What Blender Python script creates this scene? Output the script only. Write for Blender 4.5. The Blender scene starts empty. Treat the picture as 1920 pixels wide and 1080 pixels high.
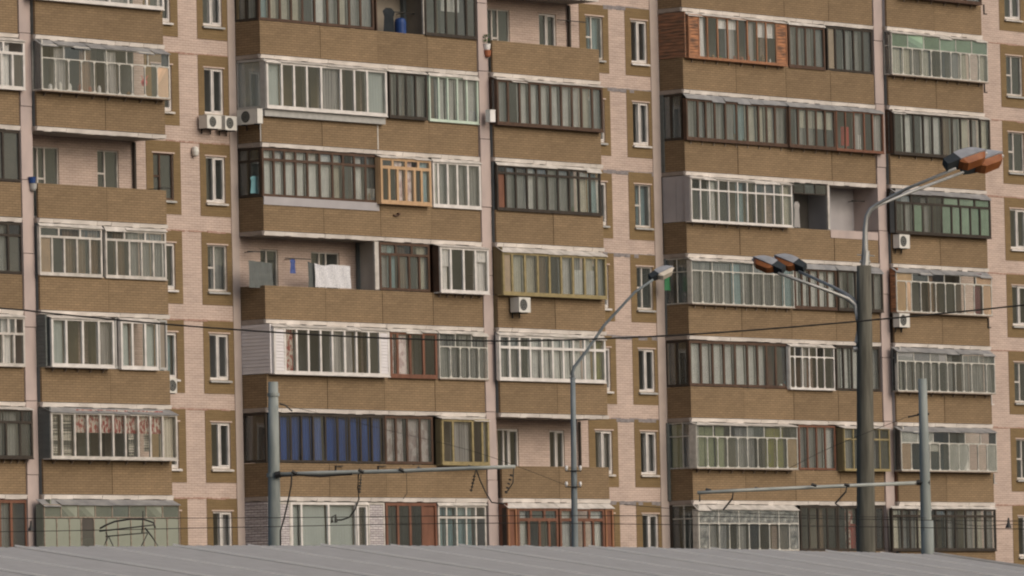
import bpy, math, random
from mathutils import Vector, Matrix
random.seed(7)
R = math.radians
scene = bpy.context.scene
C = scene.collection

# ------------------------------------------------------------------ camera
CH = 2.5                                   # eye height above the ground
F, TH, PH, RO, Z0, Y0 = 13000.0, 0.88457, 0.056043, -0.022728, 229.655, 19.8604
cam_data = bpy.data.cameras.new('camera'); cam = bpy.data.objects.new('camera', cam_data); C.objects.link(cam)
rx = Vector((1, 0, 0)); up = Vector((0, -math.sin(PH), math.cos(PH))); fw = Vector((0, math.cos(PH), math.sin(PH)))
RX = rx * math.cos(RO) + up * math.sin(RO); UP = -rx * math.sin(RO) + up * math.cos(RO)
m = Matrix.Identity(4)
for i in range(3):
    m[i][0] = RX[i]; m[i][1] = UP[i]; m[i][2] = -fw[i]
m[2][3] = CH
cam.matrix_world = m
cam_data.sensor_width = 36; cam_data.lens = F / 1920 * 36
cam_data.clip_start = 1; cam_data.clip_end = 6000
scene.camera = cam
scene.cycles.filter_width = 2.1
scene.cycles.transparent_max_bounces = 32
scene.cycles.max_bounces = 8

# ------------------------------------------------------------------ light
w = bpy.data.worlds.new("World"); scene.world = w; w.use_nodes = True
nt = w.node_tree; bg = nt.nodes['Background']
sky = nt.nodes.new('ShaderNodeTexSky'); sky.sky_type = 'NISHITA'; sky.sun_disc = False
SUN_DIR = Vector((0.62, -0.42, 0.47)).normalized()
sky.sun_elevation = math.asin(SUN_DIR.z); sky.sun_rotation = math.atan2(SUN_DIR.x, SUN_DIR.y)
sky.dust_density = 5; sky.air_density = 1.2; sky.ozone_density = 1.2
nt.links.new(sky.outputs[0], bg.inputs[0]); bg.inputs[1].default_value = 0.075
sd = bpy.data.lights.new('sun', 'SUN'); sd.energy = 1.15; sd.angle = R(60); sd.color = (1.0, 0.955, 0.91)
so = bpy.data.objects.new('sun', sd); C.objects.link(so); so.rotation_euler = (-SUN_DIR).to_track_quat('-Z', 'Y').to_euler()
scene.view_settings.view_transform = 'Standard'; scene.view_settings.look = 'None'
scene.view_settings.gamma = 1; scene.view_settings.exposure = 0.26

# ------------------------------------------------------------------ geometry of the place
H0 = Y0 + CH                               # height of the slab called 0 above the ground
CT, ST = math.cos(TH), math.sin(TH)
FH = 2.8                                   # storey height

def proj(P):
    v = Vector(P) - Vector((0, 0, CH))
    x, y, z = v.dot(RX), v.dot(UP), v.dot(fw)
    return 960 + F * x / z, 540 - F * y / z

def fac(u, d, z):                          # facade coordinates -> world
    return Vector((u * CT + d * ST, Z0 + u * ST - d * CT, z + H0))

def U(px, z, d):
    a, b = -60.0, 60.0
    for _ in range(40):
        mid = (a + b) / 2
        if proj(fac(mid, d, z))[0] < px: a = mid
        else: b = mid
    return (a + b) / 2

def ray(px, py):
    return (RX * ((px - 960) / F) + UP * ((540 - py) / F) + fw)

def UZ(px, py, d):                         # pixel -> (u, z) on the plane at depth d of the facade
    r = ray(px, py); n = Vector((ST, -CT, 0)); o = Vector((0, 0, CH))
    p0 = fac(0, d, 0)
    t = (p0 - o).dot(n) / r.dot(n); P = o + r * t
    return (P.x - d * ST) * CT + (P.y - Z0 + d * CT) * ST, P.z - H0

def at(px, py, Y):
    r = ray(px, py); return Vector((0, 0, CH)) + r * (Y / r.y)

# ------------------------------------------------------------------ materials
M = {}
def new_mat(name):
    mt = bpy.data.materials.new(name); mt.use_nodes = True
    M[name] = mt; n = mt.node_tree
    return mt, n, n.nodes['Principled BSDF']

def noisy(name, c1, c2, scale=3.0, rough=0.75, stretch=(1, 1, 1), bump=0.0, detail=5, metal=0.0, spec=0.3):
    mt, n, b = new_mat(name)
    tc = n.nodes.new('ShaderNodeTexCoord'); mp = n.nodes.new('ShaderNodeMapping'); mp.inputs['Scale'].default_value = stretch
    no = n.nodes.new('ShaderNodeTexNoise'); no.inputs['Scale'].default_value = scale; no.inputs['Detail'].default_value = detail
    cr = n.nodes.new('ShaderNodeValToRGB'); cr.color_ramp.elements[0].position = 0.3; cr.color_ramp.elements[1].position = 0.7
    cr.color_ramp.elements[0].color = (*c1, 1); cr.color_ramp.elements[1].color = (*c2, 1)
    n.links.new(tc.outputs['Object'], mp.inputs[0]); n.links.new(mp.outputs[0], no.inputs[0])
    n.links.new(no.outputs[0], cr.inputs[0]); n.links.new(cr.outputs[0], b.inputs['Base Color'])
    b.inputs['Roughness'].default_value = rough; b.inputs['Metallic'].default_value = metal
    b.inputs['Specular IOR Level'].default_value = spec
    if bump:
        bp = n.nodes.new('ShaderNodeBump'); bp.inputs['Strength'].default_value = bump; bp.inputs['Distance'].default_value = 0.02
        n.links.new(no.outputs[0], bp.inputs['Height']); n.links.new(bp.outputs[0], b.inputs['Normal'])
    return mt

def brick(name, c1, c2, mortar, bw=0.26, bh=0.077, msize=0.012, stain=0.25, per_object=0.12, bump=0.4):
    """courses of brick on any upright face: horizontal coordinate = x + y of the object"""
    mt, n, b = new_mat(name); L = n.links
    tc = n.nodes.new('ShaderNodeTexCoord'); sp = n.nodes.new('ShaderNodeSeparateXYZ'); ad = n.nodes.new('ShaderNodeMath')
    cb = n.nodes.new('ShaderNodeCombineXYZ'); br = n.nodes.new('ShaderNodeTexBrick')
    L.new(tc.outputs['Object'], sp.inputs[0]); L.new(sp.outputs[0], ad.inputs[0]); L.new(sp.outputs[1], ad.inputs[1])
    L.new(ad.outputs[0], cb.inputs[0]); L.new(sp.outputs[2], cb.inputs[1]); L.new(cb.outputs[0], br.inputs[0])
    br.inputs['Scale'].default_value = 1.0
    br.inputs['Brick Width'].default_value = bw; br.inputs['Row Height'].default_value = bh; br.inputs['Mortar Size'].default_value = msize
    br.inputs['Mortar Smooth'].default_value = 0.3
    br.inputs['Color1'].default_value = (*c1, 1); br.inputs['Color2'].default_value = (*c2, 1); br.inputs['Mortar'].default_value = (*mortar, 1)
    no = n.nodes.new('ShaderNodeTexNoise'); no.inputs['Scale'].default_value = 0.9; no.inputs['Detail'].default_value = 8; no.inputs['Roughness'].default_value = 0.65
    L.new(tc.outputs['Object'], no.inputs[0])
    # streaks running down
    mp = n.nodes.new('ShaderNodeMapping'); mp.inputs['Scale'].default_value = (1.6, 1.6, 13)
    n2 = n.nodes.new('ShaderNodeTexNoise'); n2.inputs['Scale'].default_value = 1.0; n2.inputs['Detail'].default_value = 4
    L.new(tc.outputs['Object'], mp.inputs[0]); L.new(mp.outputs[0], n2.inputs[0])
    sm = n.nodes.new('ShaderNodeMath'); sm.operation = 'ADD'; L.new(no.outputs[0], sm.inputs[0]); L.new(n2.outputs[0], sm.inputs[1])
    mr = n.nodes.new('ShaderNodeMapRange'); mr.inputs[1].default_value = 0.65; mr.inputs[2].default_value = 1.35
    mr.inputs[3].default_value = 1 - stain; mr.inputs[4].default_value = 1 + stain * 0.6
    L.new(sm.outputs[0], mr.inputs[0])
    oi = n.nodes.new('ShaderNodeObjectInfo'); r2 = n.nodes.new('ShaderNodeMapRange')
    r2.inputs[3].default_value = 1 - per_object; r2.inputs[4].default_value = 1 + per_object; L.new(oi.outputs['Random'], r2.inputs[0])
    mu = n.nodes.new('ShaderNodeMath'); mu.operation = 'MULTIPLY'; L.new(mr.outputs[0], mu.inputs[0]); L.new(r2.outputs[0], mu.inputs[1])
    vm = n.nodes.new('ShaderNodeVectorMath'); vm.operation = 'SCALE'; L.new(br.outputs[0], vm.inputs[0]); L.new(mu.outputs[0], vm.inputs['Scale'])
    L.new(vm.outputs[0], b.inputs['Base Color']); b.inputs['Roughness'].default_value = 0.85; b.inputs['Specular IOR Level'].default_value = 0.2
    bp = n.nodes.new('ShaderNodeBump'); bp.inputs['Strength'].default_value = bump; bp.inputs['Distance'].default_value = 0.01; bp.invert = True
    L.new(br.outputs['Fac'], bp.inputs['Height']); L.new(bp.outputs[0], b.inputs['Normal'])
    return mt

brick('parapet_brick', (.270, .190, .112), (.236, .165, .098), (.168, .118, .072), stain=.22, per_object=.09)
brick('surround_brick', (.228, .158, .081), (.212, .147, .076), (.188, .130, .068), stain=.2, per_object=.04)
brick('pink_brick', (.565, .452, .390), (.535, .425, .368), (.435, .325, .275), stain=.22, per_object=.03)
brick('white_brick', (.56, .52, .52), (.42, .39, .40), (.22, .19, .19), stain=.2)
noisy('pilaster_shaded', (.48, .40, .36), (.42, .35, .315), 2, .85, bump=.2)  # greyer than the wall brick: shadow at the corner put into the colour
noisy('fin_render', (.52, .42, .385), (.40, .33, .31), 1.6, .85, (1, 1, .6), bump=.3)
noisy('slab_white', (.54, .49, .45), (.80, .74, .69), 1.3, .75, (1, 1, 1.6), bump=.15, detail=8)
noisy('slab_grey', (.30, .26, .235), (.40, .35, .31), 3, .85, bump=.2)
noisy('ceiling_render', (.30, .27, .24), (.40, .36, .32), 1.5, .9)
noisy('joint_grey', (.17, .155, .155), (.29, .26, .26), 6, .85, (1, 1, 3), bump=.3)
noisy('joint_red', (.28, .15, .115), (.46, .33, .27), 9, .85, (1, 1, 3), bump=.5)
noisy('hood_metal', (.22, .22, .225), (.34, .335, .33), 2.5, .55, (1, 1, 1), metal=.25)
noisy('white_paint', (.55, .52, .49), (.74, .70, .67), 2.5, .45)
noisy('old_white_paint', (.38, .355, .32), (.62, .575, .53), 3, .6)
noisy('grey_paint', (.34, .335, .32), (.44, .43, .41), 5, .6)
noisy('brown_wood', (.060, .036, .024), (.105, .060, .040), 6, .6, (1, 1, .3))
noisy('dark_wood', (.030, .024, .019), (.055, .042, .032), 6, .6, (1, 1, .3))
noisy('orange_wood', (.22, .105, .055), (.36, .175, .095), 5, .55, (1, 1, .3))
noisy('red_wood', (.13, .060, .038), (.21, .095, .06), 5, .55, (1, 1, .3))
noisy('tan_wood', (.42, .27, .15), (.54, .36, .215), 5, .55, (1, 1, .3))
noisy('olive_paint', (.22, .175, .085), (.33, .265, .135), 5, .55)
noisy('mint_paint', (.46, .56, .47), (.56, .64, .55), 5, .5)
noisy('steel_paint', (.40, .385, .35), (.62, .595, .54), 5, .5)
noisy('rust_steel', (.20, .15, .11), (.36, .30, .25), 9, .6)
noisy('sage_paint', (.22, .24, .195), (.31, .325, .265), 1.1, .6, (1, 1, .5))
noisy('siding_white', (.62, .59, .60), (.70, .67, .68), 2, .5)
noisy('siding_grey', (.105, .115, .110), (.14, .15, .145), 2, .6, (1, 1, 3))
noisy('teal_panel', (.115, .130, .135), (.150, .165, .168), 1.5, .6)
noisy('blue_grey_board', (.05, .085, .12), (.07, .11, .15), 1.5, .7)
noisy('olive_panel', (.15, .12, .065), (.19, .15, .085), 2, .7)
noisy('bay_plaster', (.23, .20, .165), (.28, .245, .20), 1.5, .85)
noisy('lilac_panel', (.36, .34, .35), (.42, .40, .41), 1.5, .6)
noisy('ac_white', (.62, .60, .56), (.70, .68, .63), 6, .4)
noisy('ac_dark', (.035, .04, .036), (.06, .062, .055), 20, .6)
noisy('dark_metal', (.03, .03, .03), (.055, .052, .048), 10, .5, metal=.3)
noisy('cable_black', (.018, .016, .014), (.03, .027, .024), 10, .6)
noisy('pole_blue', (.21, .235, .225), (.32, .34, .32), 3, .65, (3, 3, .6), bump=.2)
noisy('pole_grey', (.15, .175, .185), (.25, .275, .285), 3, .65, (3, 3, .6), bump=.2)
noisy('pole_concrete', (.070, .067, .055), (.165, .155, .125), 3.5, .9, (4, 4, .35), bump=.5)
noisy('arm_steel', (.34, .34, .32), (.46, .45, .43), 4, .45, metal=.35)
noisy('bracket_tube', (.30, .32, .30), (.42, .43, .40), 4, .55)
noisy('lamp_grey', (.26, .265, .28), (.37, .37, .385), 7, .5)
noisy('lamp_dark', (.022, .027, .03), (.04, .046, .05), 5, .6)
noisy('lamp_orange', (.22, .075, .027), (.33, .125, .045), 5, .22)
noisy('lamp_clear', (.50, .44, .36), (.62, .55, .46), 8, .25)
noisy('roof_seam', (.62, .60, .57), (.70, .67, .64), 2.0, .5)  # paler than the sheets: light caught by overlap edges put into the colour
noisy('roof_metal', (.385, .36, .335), (.44, .415, .39), 6, .55, (1, 1, 1), metal=.15)
noisy('room_dark', (.06, .055, .05), (.10, .09, .08), 1, .9)
noisy('room_wall', (.26, .27, .24), (.38, .38, .34), .8, .9)
noisy('shed_wall', (.3, .28, .25), (.36, .33, .3), 1, .9)
noisy('asphalt', (.045, .045, .046), (.06, .06, .06), .2, .9)
noisy('blue_plastic', (.015, .045, .16), (.025, .065, .21), 3, .5)
noisy('black_cloth', (.012, .016, .02), (.025, .03, .035), 3, .9)
noisy('red_cloth', (.36, .035, .03), (.46, .06, .05), 3, .8)
noisy('pink_cloth', (.62, .10, .11), (.74, .18, .18), 3, .8)
noisy('blue_cloth', (.05, .08, .24), (.10, .14, .34), 9, .8)
noisy('teal_cloth', (.16, .34, .38), (.22, .42, .45), 3, .8)
noisy('green_plastic', (.02, .13, .05), (.03, .17, .07), 3, .6)
noisy('terracotta', (.30, .10, .05), (.38, .14, .07), 3, .8)
noisy('leaf_green', (.05, .10, .03), (.09, .14, .04), 12, .8)
noisy('white_thing', (.72, .70, .68), (.8, .78, .76), 3, .6)
noisy('cardboard', (.32, .22, .13), (.40, .28, .17), 3, .85)
noisy('foil', (.30, .33, .35), (.80, .82, .84), 4, .22, (1, 1, 1), bump=1.0, metal=.9)

def planks(name, c1, c2, h=0.11):
    mt, n, b = new_mat(name); L = n.links
    tc = n.nodes.new('ShaderNodeTexCoord'); mp = n.nodes.new('ShaderNodeMapping'); mp.inputs['Scale'].default_value = (1.2, 1.2, 9)
    no = n.nodes.new('ShaderNodeTexNoise'); no.inputs['Scale'].default_value = 1.5; no.inputs['Detail'].default_value = 6
    L.new(tc.outputs['Object'], mp.inputs[0]); L.new(mp.outputs[0], no.inputs[0])
    cr = n.nodes.new('ShaderNodeValToRGB'); cr.color_ramp.elements[0].position = .35; cr.color_ramp.elements[1].position = .65
    cr.color_ramp.elements[0].color = (*c1, 1); cr.color_ramp.elements[1].color = (*c2, 1)
    L.new(no.outputs[0], cr.inputs[0]); L.new(cr.outputs[0], b.inputs['Base Color']); b.inputs['Roughness'].default_value = .7
planks('plank_orange', (.12, .062, .036), (.46, .20, .09))
planks('plank_weathered', (.12, .075, .05), (.32, .15, .08))

def cloth(name, c1, c2, sx=14, pattern=None, trans=.25):
    mt, n, b = new_mat(name); L = n.links
    tc = n.nodes.new('ShaderNodeTexCoord'); mp = n.nodes.new('ShaderNodeMapping'); mp.inputs['Scale'].default_value = (sx, sx, .5)
    no = n.nodes.new('ShaderNodeTexNoise'); no.inputs['Scale'].default_value = 1.0; no.inputs['Detail'].default_value = 4
    L.new(tc.outputs['Object'], mp.inputs[0]); L.new(mp.outputs[0], no.inputs[0])
    cr = n.nodes.new('ShaderNodeValToRGB'); cr.color_ramp.elements[0].position = .3; cr.color_ramp.elements[1].position = .7
    cr.color_ramp.elements[0].color = (*c1, 1); cr.color_ramp.elements[1].color = (*c2, 1)
    L.new(no.outputs[0], cr.inputs[0]); out = cr.outputs[0]
    if pattern:
        mp.inputs['Scale'].default_value = pattern
        no.inputs['Scale'].default_value = 1.0; no.inputs['Detail'].default_value = 2
        cr.color_ramp.elements[0].position = .44; cr.color_ramp.elements[1].position = .56
    oi = n.nodes.new('ShaderNodeObjectInfo'); r2 = n.nodes.new('ShaderNodeMapRange'); r2.inputs[3].default_value = .78; r2.inputs[4].default_value = 1.05
    vm = n.nodes.new('ShaderNodeVectorMath'); vm.operation = 'SCALE'; L.new(oi.outputs['Random'], r2.inputs[0]); L.new(out, vm.inputs[0]); L.new(r2.outputs[0], vm.inputs['Scale']); out = vm.outputs[0]
    L.new(out, b.inputs['Base Color']); b.inputs['Roughness'].default_value = .9; b.inputs['Specular IOR Level'].default_value = .1
    return mt
cloth('curtain_white', (.74, .71, .70), (.92, .89, .87), 9)
cloth('blind_pale', (.42, .47, .455), (.50, .55, .53), 2)
cloth('curtain_cream', (.58, .53, .44), (.78, .72, .61), 9)
cloth('curtain_grey', (.24, .23, .225), (.46, .44, .425), 11)
cloth('curtain_blue', (.020, .068, .25), (.038, .112, .37), 9)
cloth('curtain_pink', (.62, .48, .48), (.86, .76, .75), 5, (4, 4, 3))
cloth('curtain_teal', (.24, .38, .42), (.42, .56, .60), 10)
cloth('curtain_brown', (.16, .10, .065), (.30, .20, .13), 10)
cloth('curtain_green', (.34, .37, .23), (.40, .43, .27), 2)
cloth('curtain_yellow', (.26, .25, .07), (.36, .34, .11), 6)
cloth('curtain_floral', (.40, .11, .10), (.68, .60, .52), 6, (11, 11, 6))
cloth('curtain_striped', (.14, .14, .13), (.66, .62, .54), 5, (.4, .4, 16))
cloth('curtain_wine', (.14, .04, .06), (.24, .08, .10), 10)
cloth('board_white', (.55, .53, .49), (.74, .71, .66), 3)
cloth('board_tan', (.50, .34, .20), (.62, .44, .27), 3)
cloth('board_mint', (.27, .40, .29), (.35, .48, .36), 2)
cloth('board_peach', (.58, .40, .28), (.70, .50, .35), 3)
cloth('sheet_print', (.56, .56, .60), (.80, .79, .80), 8, (30, 30, 40))

def glass(name, tint, refl=1.0, body=None, bodyfac=0.0):
    mt, n, b = new_mat(name); L = n.links; n.nodes.remove(b)
    out = n.nodes['Material Output']
    tr = n.nodes.new('ShaderNodeBsdfTransparent'); tr.inputs[0].default_value = (*tint, 1)
    gl = n.nodes.new('ShaderNodeBsdfGlossy'); gl.inputs['Roughness'].default_value = .03; gl.inputs[0].default_value = (.93, .98, 1, 1)
    # Schlick's reflectance, the same from both sides of the thin pane
    lw_ = n.nodes.new('ShaderNodeLayerWeight'); lw_.inputs[0].default_value = .5
    pw = n.nodes.new('ShaderNodeMath'); pw.operation = 'POWER'; pw.inputs[1].default_value = 5
    mu = n.nodes.new('ShaderNodeMath'); mu.operation = 'MULTIPLY_ADD'; mu.inputs[1].default_value = .96 * refl; mu.inputs[2].default_value = .04 * refl; mu.use_clamp = True
    mx = n.nodes.new('ShaderNodeMixShader'); L.new(lw_.outputs['Facing'], pw.inputs[0]); L.new(pw.outputs[0], mu.inputs[0]); L.new(mu.outputs[0], mx.inputs[0])
    df = n.nodes.new('ShaderNodeBsdfDiffuse'); df.inputs[0].default_value = (*(body or (.2, .2, .19)), 1)   # film of dust on the pane
    m2 = n.nodes.new('ShaderNodeMixShader'); 
    tc = n.nodes.new('ShaderNodeTexCoord'); no = n.nodes.new('ShaderNodeTexNoise'); no.inputs['Scale'].default_value = 2.2; no.inputs['Detail'].default_value = 5
    mr = n.nodes.new('ShaderNodeMapRange'); mr.inputs[3].default_value = bodyfac * .4; mr.inputs[4].default_value = bodyfac * 1.6
    L.new(tc.outputs['Object'], no.inputs[0]); L.new(no.outputs[0], mr.inputs[0]); L.new(mr.outputs[0], m2.inputs[0])
    L.new(tr.outputs[0], m2.inputs[1]); L.new(df.outputs[0], m2.inputs[2])
    L.new(m2.outputs[0], mx.inputs[1]); L.new(gl.outputs[0], mx.inputs[2]); L.new(mx.outputs[0], out.inputs['Surface'])
glass('glass', (.96, .965, .965), 1.9, bodyfac=.05)
glass('old_glass', (.93, .945, .94), 1.8, (.19, .205, .20), .15)
glass('dim_glass', (.84, .86, .86), 1.8, (.21, .23, .22), .16)

# ------------------------------------------------------------------ mesh helpers
class MB:
    def __init__(s): s.v = []; s.f = []; s.m = []
    def quad(s, pts, mi=0):
        k = len(s.v); s.v += [tuple(p) for p in pts]; s.f.append(tuple(range(k, k + len(pts)))); s.m.append(mi)
    def hexa(s, p, mi=0):          # p: 8 points, lower ring 0-3, upper ring 4-7
        k = len(s.v); s.v += [tuple(q) for q in p]
        for f in ((3, 2, 1, 0), (4, 5, 6, 7), (0, 1, 5, 4), (1, 2, 6, 5), (2, 3, 7, 6), (3, 0, 4, 7)):
            s.f.append(tuple(k + i for i in f)); s.m.append(mi)
    def box(s, u0, u1, d0, d1, z0, z1, mi=0):   # facade coordinates (u, d, z)
        s.hexa([(u0, d0, z0), (u0, d1, z0), (u1, d1, z0), (u1, d0, z0), (u0, d0, z1), (u0, d1, z1), (u1, d1, z1), (u1, d0, z1)][::1], mi)
    def tube(s, pts, r, n=8, mi=0, cap=True):
        pts = [Vector(p) for p in pts]; rings = []
        for i, p in enumerate(pts):
            t = (pts[min(i + 1, len(pts) - 1)] - pts[max(i - 1, 0)]).normalized()
            a = t.cross(Vector((0, 0, 1)))
            if a.length < 1e-3: a = t.cross(Vector((1, 0, 0)))
            a.normalize(); b = t.cross(a).normalized(); rr = r[i] if isinstance(r, (list, tuple)) else r
            k = len(s.v); rings.append(k)
            for j in range(n):
                q = 2 * math.pi * j / n; s.v.append(tuple(p + a * (rr * math.cos(q)) + b * (rr * math.sin(q))))
        for i in range(len(pts) - 1):
            for j in range(n):
                s.f.append((rings[i] + j, rings[i] + (j + 1) % n, rings[i + 1] + (j + 1) % n, rings[i + 1] + j)); s.m.append(mi)
        if cap:
            s.f.append(tuple(rings[0] + j for j in range(n))[::-1]); s.m.append(mi)
            s.f.append(tuple(rings[-1] + j for j in range(n))); s.m.append(mi)

def tag(o, label=None, cat=None, group=None, kind=None):
    if label: o['label'] = label
    if cat: o['category'] = cat
    if group: o['group'] = group
    if kind: o['kind'] = kind
    return o

ORG = {}
def empty(name, org, parent=None):        # facade coordinates
    o = bpy.data.objects.new(name, None); o.empty_display_size = .2; C.objects.link(o); ORG[o] = org
    if parent:
        o.parent = parent; po = ORG[parent]; o.location = (org[0] - po[0], -(org[1] - po[1]), org[2] - po[2])
    else:
        o.location = fac(*org); o.rotation_euler = (0, 0, TH)
    return o

def build(name, mb, mats, parent=None, org=None, smooth=False):
    """facade-coordinate mesh; its origin lies at org, or at the corner of its own box"""
    if org is None:
        org = tuple(min(v[i] for v in mb.v) for i in range(3))
    me = bpy.data.meshes.new(name)
    me.from_pydata([(v[0] - org[0], -(v[1] - org[1]), v[2] - org[2]) for v in mb.v], [], mb.f)
    for mn in ([mats] if isinstance(mats, str) else mats): me.materials.append(M[mn])
    me.polygons.foreach_set('material_index', mb.m)
    if smooth: me.polygons.foreach_set('use_smooth', [True] * len(mb.f))
    me.update()
    import bmesh
    bm = bmesh.new(); bm.from_mesh(me); bmesh.ops.recalc_face_normals(bm, faces=bm.faces); bm.to_mesh(me); bm.free()
    o = bpy.data.objects.new(name, me); C.objects.link(o); ORG[o] = org
    if parent:
        o.parent = parent; po = ORG[parent]; o.location = (org[0] - po[0], -(org[1] - po[1]), org[2] - po[2])
    else:
        o.location = fac(*org); o.rotation_euler = (0, 0, TH)
    return o

def wbuild(name, mb, mats, parent=None, org=None, smooth=False):   # world-coordinate mesh
    if org is None: org = parent.location.copy() if parent else Vector(mb.v[0])
    org = Vector(org)
    me = bpy.data.meshes.new(name); me.from_pydata([tuple(Vector(v) - org) for v in mb.v], [], mb.f)
    for mn in ([mats] if isinstance(mats, str) else mats): me.materials.append(M[mn])
    me.polygons.foreach_set('material_index', mb.m)
    if smooth: me.polygons.foreach_set('use_smooth', [True] * len(mb.f))
    me.update()
    import bmesh
    bm = bmesh.new(); bm.from_mesh(me); bmesh.ops.recalc_face_normals(bm, faces=bm.faces); bm.to_mesh(me); bm.free()
    o = bpy.data.objects.new(name, me); C.objects.link(o)
    if parent:
        o.parent = parent; o.location = org - parent['_w'] if False else org - Vector(WORG[parent])
    else: o.location = org
    WORG[o] = org
    return o
WORG = {}
def wempty(name, loc, parent=None):
    o = bpy.data.objects.new(name, None); o.empty_display_size = .3; C.objects.link(o)
    if parent: o.parent = parent; o.location = Vector(loc) - Vector(WORG[parent])
    else: o.location = loc
    WORG[o] = Vector(loc); return o

# ------------------------------------------------------------------ ground
g = MB(); g.quad([(-2500, -600, 0), (2500, -600, 0), (2500, 4500, 0), (-2500, 4500, 0)])
tag(wbuild('ground', g, 'asphalt', org=(0, 0, 0)), kind='structure')

# ------------------------------------------------------------------ the apartment building
building = empty('apartment_building', (0, 0, -H0))
tag(building, 'long brown and pink brick apartment block with rows of glazed balconies', 'building')

DB, DC = 1.05, 1.28
SB = 0.14                                  # slab thickness
PAR = 1.06                                 # parapet height
KS = range(-1, 7)
WALL_Z0, WALL_Z1 = -H0, 9.0

def mean_u(px, py): return UZ(px, py, 0)[0]
# window columns: (name, uL, uR, surround uL, uR)
def col(pxl, pxr, py, sl, sr, spy): 
    return (mean_u(pxl, py), mean_u(pxr, py), mean_u(sl, spy), mean_u(sr, spy))
COLS = {
    'P': col(287, 325, 330, 274, 338.5, 330),
    'Q': col(386, 422, 335, 375, 437, 335),
    'S': col(1098, 1130, 70, 1086, 1140.5, 70),
    'T': col(1190, 1220, 385, 1179, 1230, 385),
    'V': col(1894, 1924, 430, 1884, 1940, 430),
}
# stand-in column beyond the left edge of bay A0 does not show; windows sit at z from the pixel rows
wz = {}
_, zs0 = UZ(404, 380, 0); _, zs1 = UZ(404, 294, 0)
WZ0, WZ1 = zs0 + FH * 2, zs1 + FH * 2      # window bottom, top above its slab
_, a = UZ(400, 406, 0); _, b_ = UZ(400, 270, 0)
SZ0, SZ1 = a + FH * 2, b_ + FH * 2
open_windows = []                          # (u0,u1,z0,z1, style, k, colname)
styles = {
    'P': {-1: 'new', 0: 'new', 1: 'new', 2: 'old_brown', 3: 'new', 4: 'new', 5: 'new', 6: 'new'},
    'Q': {-1: 'new', 0: 'new', 1: 'new', 2: 'new', 3: 'old', 4: 'new', 5: 'new', 6: 'new'},
    'S': {-1: 'new', 0: 'old', 1: 'new', 2: 'new', 3: 'new', 4: 'new', 5: 'new', 6: 'new'},
    'T': {-1: 'new', 0: 'new', 1: 'new', 2: 'old', 3: 'old', 4: 'new', 5: 'new', 6: 'new'},
    'V': {-1: 'new', 0: 'old', 1: 'old', 2: 'new', 3: 'new', 4: 'old', 5: 'old', 6: 'new'},
}
for cn, (u0, u1, s0, s1) in COLS.items():
    for k in KS:
        open_windows.append((u0, u1, WZ0 - FH * k, WZ1 - FH * k, styles[cn][k], k, cn))
# windows and doors at the back of the open balconies
def backwin(px0, px1, py0, k, style, z1=None, pxd=None):
    u0 = UZ(px0, py0, 0)[0]; u1 = UZ(px1, py0, 0)[0]; zt = UZ((px0 + px1) / 2, py0, 0)[1]
    zb = -FH * k + (0.12 if 'door' in style else 0.85)
    open_windows.append((u0, u1, zb, zt, style, k, 'back'))
backwin(53, 110, 275, 2, 'old_door'); backwin(182, 222, 282, 2, 'old')
backwin(488, 521, 468, 3, 'old'); backwin(583, 636, 473, 3, 'old_door')
backwin(908, 955, 17, 0, 'old_door'); backwin(1010, 1042, 26, 0, 'new')
backwin(932, 972, 804, 5, 'new_door'); backwin(1030, 1058, 807, 5, 'new')

def grid_panel(mb, u0, u1, z0, z1, holes, d, depth):
    us = sorted({u0, u1} | {h[0] for h in holes} | {h[1] for h in holes}); us = [x for x in us if u0 <= x <= u1]
    zs = sorted({z0, z1} | {h[2] for h in holes} | {h[3] for h in holes}); zs = [x for x in zs if z0 <= x <= z1]
    for i in range(len(us) - 1):
        for j in range(len(zs) - 1):
            cu, cz = (us[i] + us[i + 1]) / 2, (zs[j] + zs[j + 1]) / 2
            if any(h[0] < cu < h[1] and h[2] < cz < h[3] for h in holes): continue
            mb.quad([(us[i], d, zs[j]), (us[i + 1], d, zs[j]), (us[i + 1], d, zs[j + 1]), (us[i], d, zs[j + 1])])
    for h in holes:
        a0, a1, b0, b1 = h
        for p, q in (((a0, b0), (a1, b0)), ((a1, b0), (a1, b1)), ((a1, b1), (a0, b1)), ((a0, b1), (a0, b0))):
            mb.quad([(p[0], d, p[1]), (q[0], d, q[1]), (q[0], d - depth, q[1]), (p[0], d - depth, p[1])])

WU0, WU1 = -46.0, 44.0
# wall split per vertical strip to keep the grid small
wall = MB()
bands = [(WU0, -24), (-24, -17.5), (-17.5, -14.19), (-14.19, -2.5), (-2.5, 3.2), (3.2, 7.7), (7.7, 19.4), (19.4, 25), (25, WU1)]
edges = [WU0] + [x for x in (UZ(272, 330, 0)[0], UZ(440, 330, 0)[0], UZ(760, 330, 0)[0], UZ(1075, 100, 0)[0], UZ(1160, 385, 0)[0], UZ(1240, 385, 0)[0], UZ(1870, 400, 0)[0])] + [WU1]
for i in range(len(edges) - 1):
    hs = [h[:4] for h in open_windows if edges[i] < (h[0] + h[1]) / 2 < edges[i + 1]]
    grid_panel(wall, edges[i], edges[i + 1], WALL_Z0, WALL_Z1, hs, 0.0, 0.16)
wall.quad([(WU0, 0, WALL_Z0), (WU0, 0, WALL_Z1), (WU0, -12, WALL_Z1), (WU0, -12, WALL_Z0)])
wall.quad([(WU1, 0, WALL_Z0), (WU1, 0, WALL_Z1), (WU1, -12, WALL_Z1), (WU1, -12, WALL_Z0)])
wall.quad([(WU0, -12, WALL_Z0), (WU1, -12, WALL_Z0), (WU1, -12, WALL_Z1), (WU0, -12, WALL_Z1)])
build('wall', wall, 'pink_brick', building)
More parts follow.
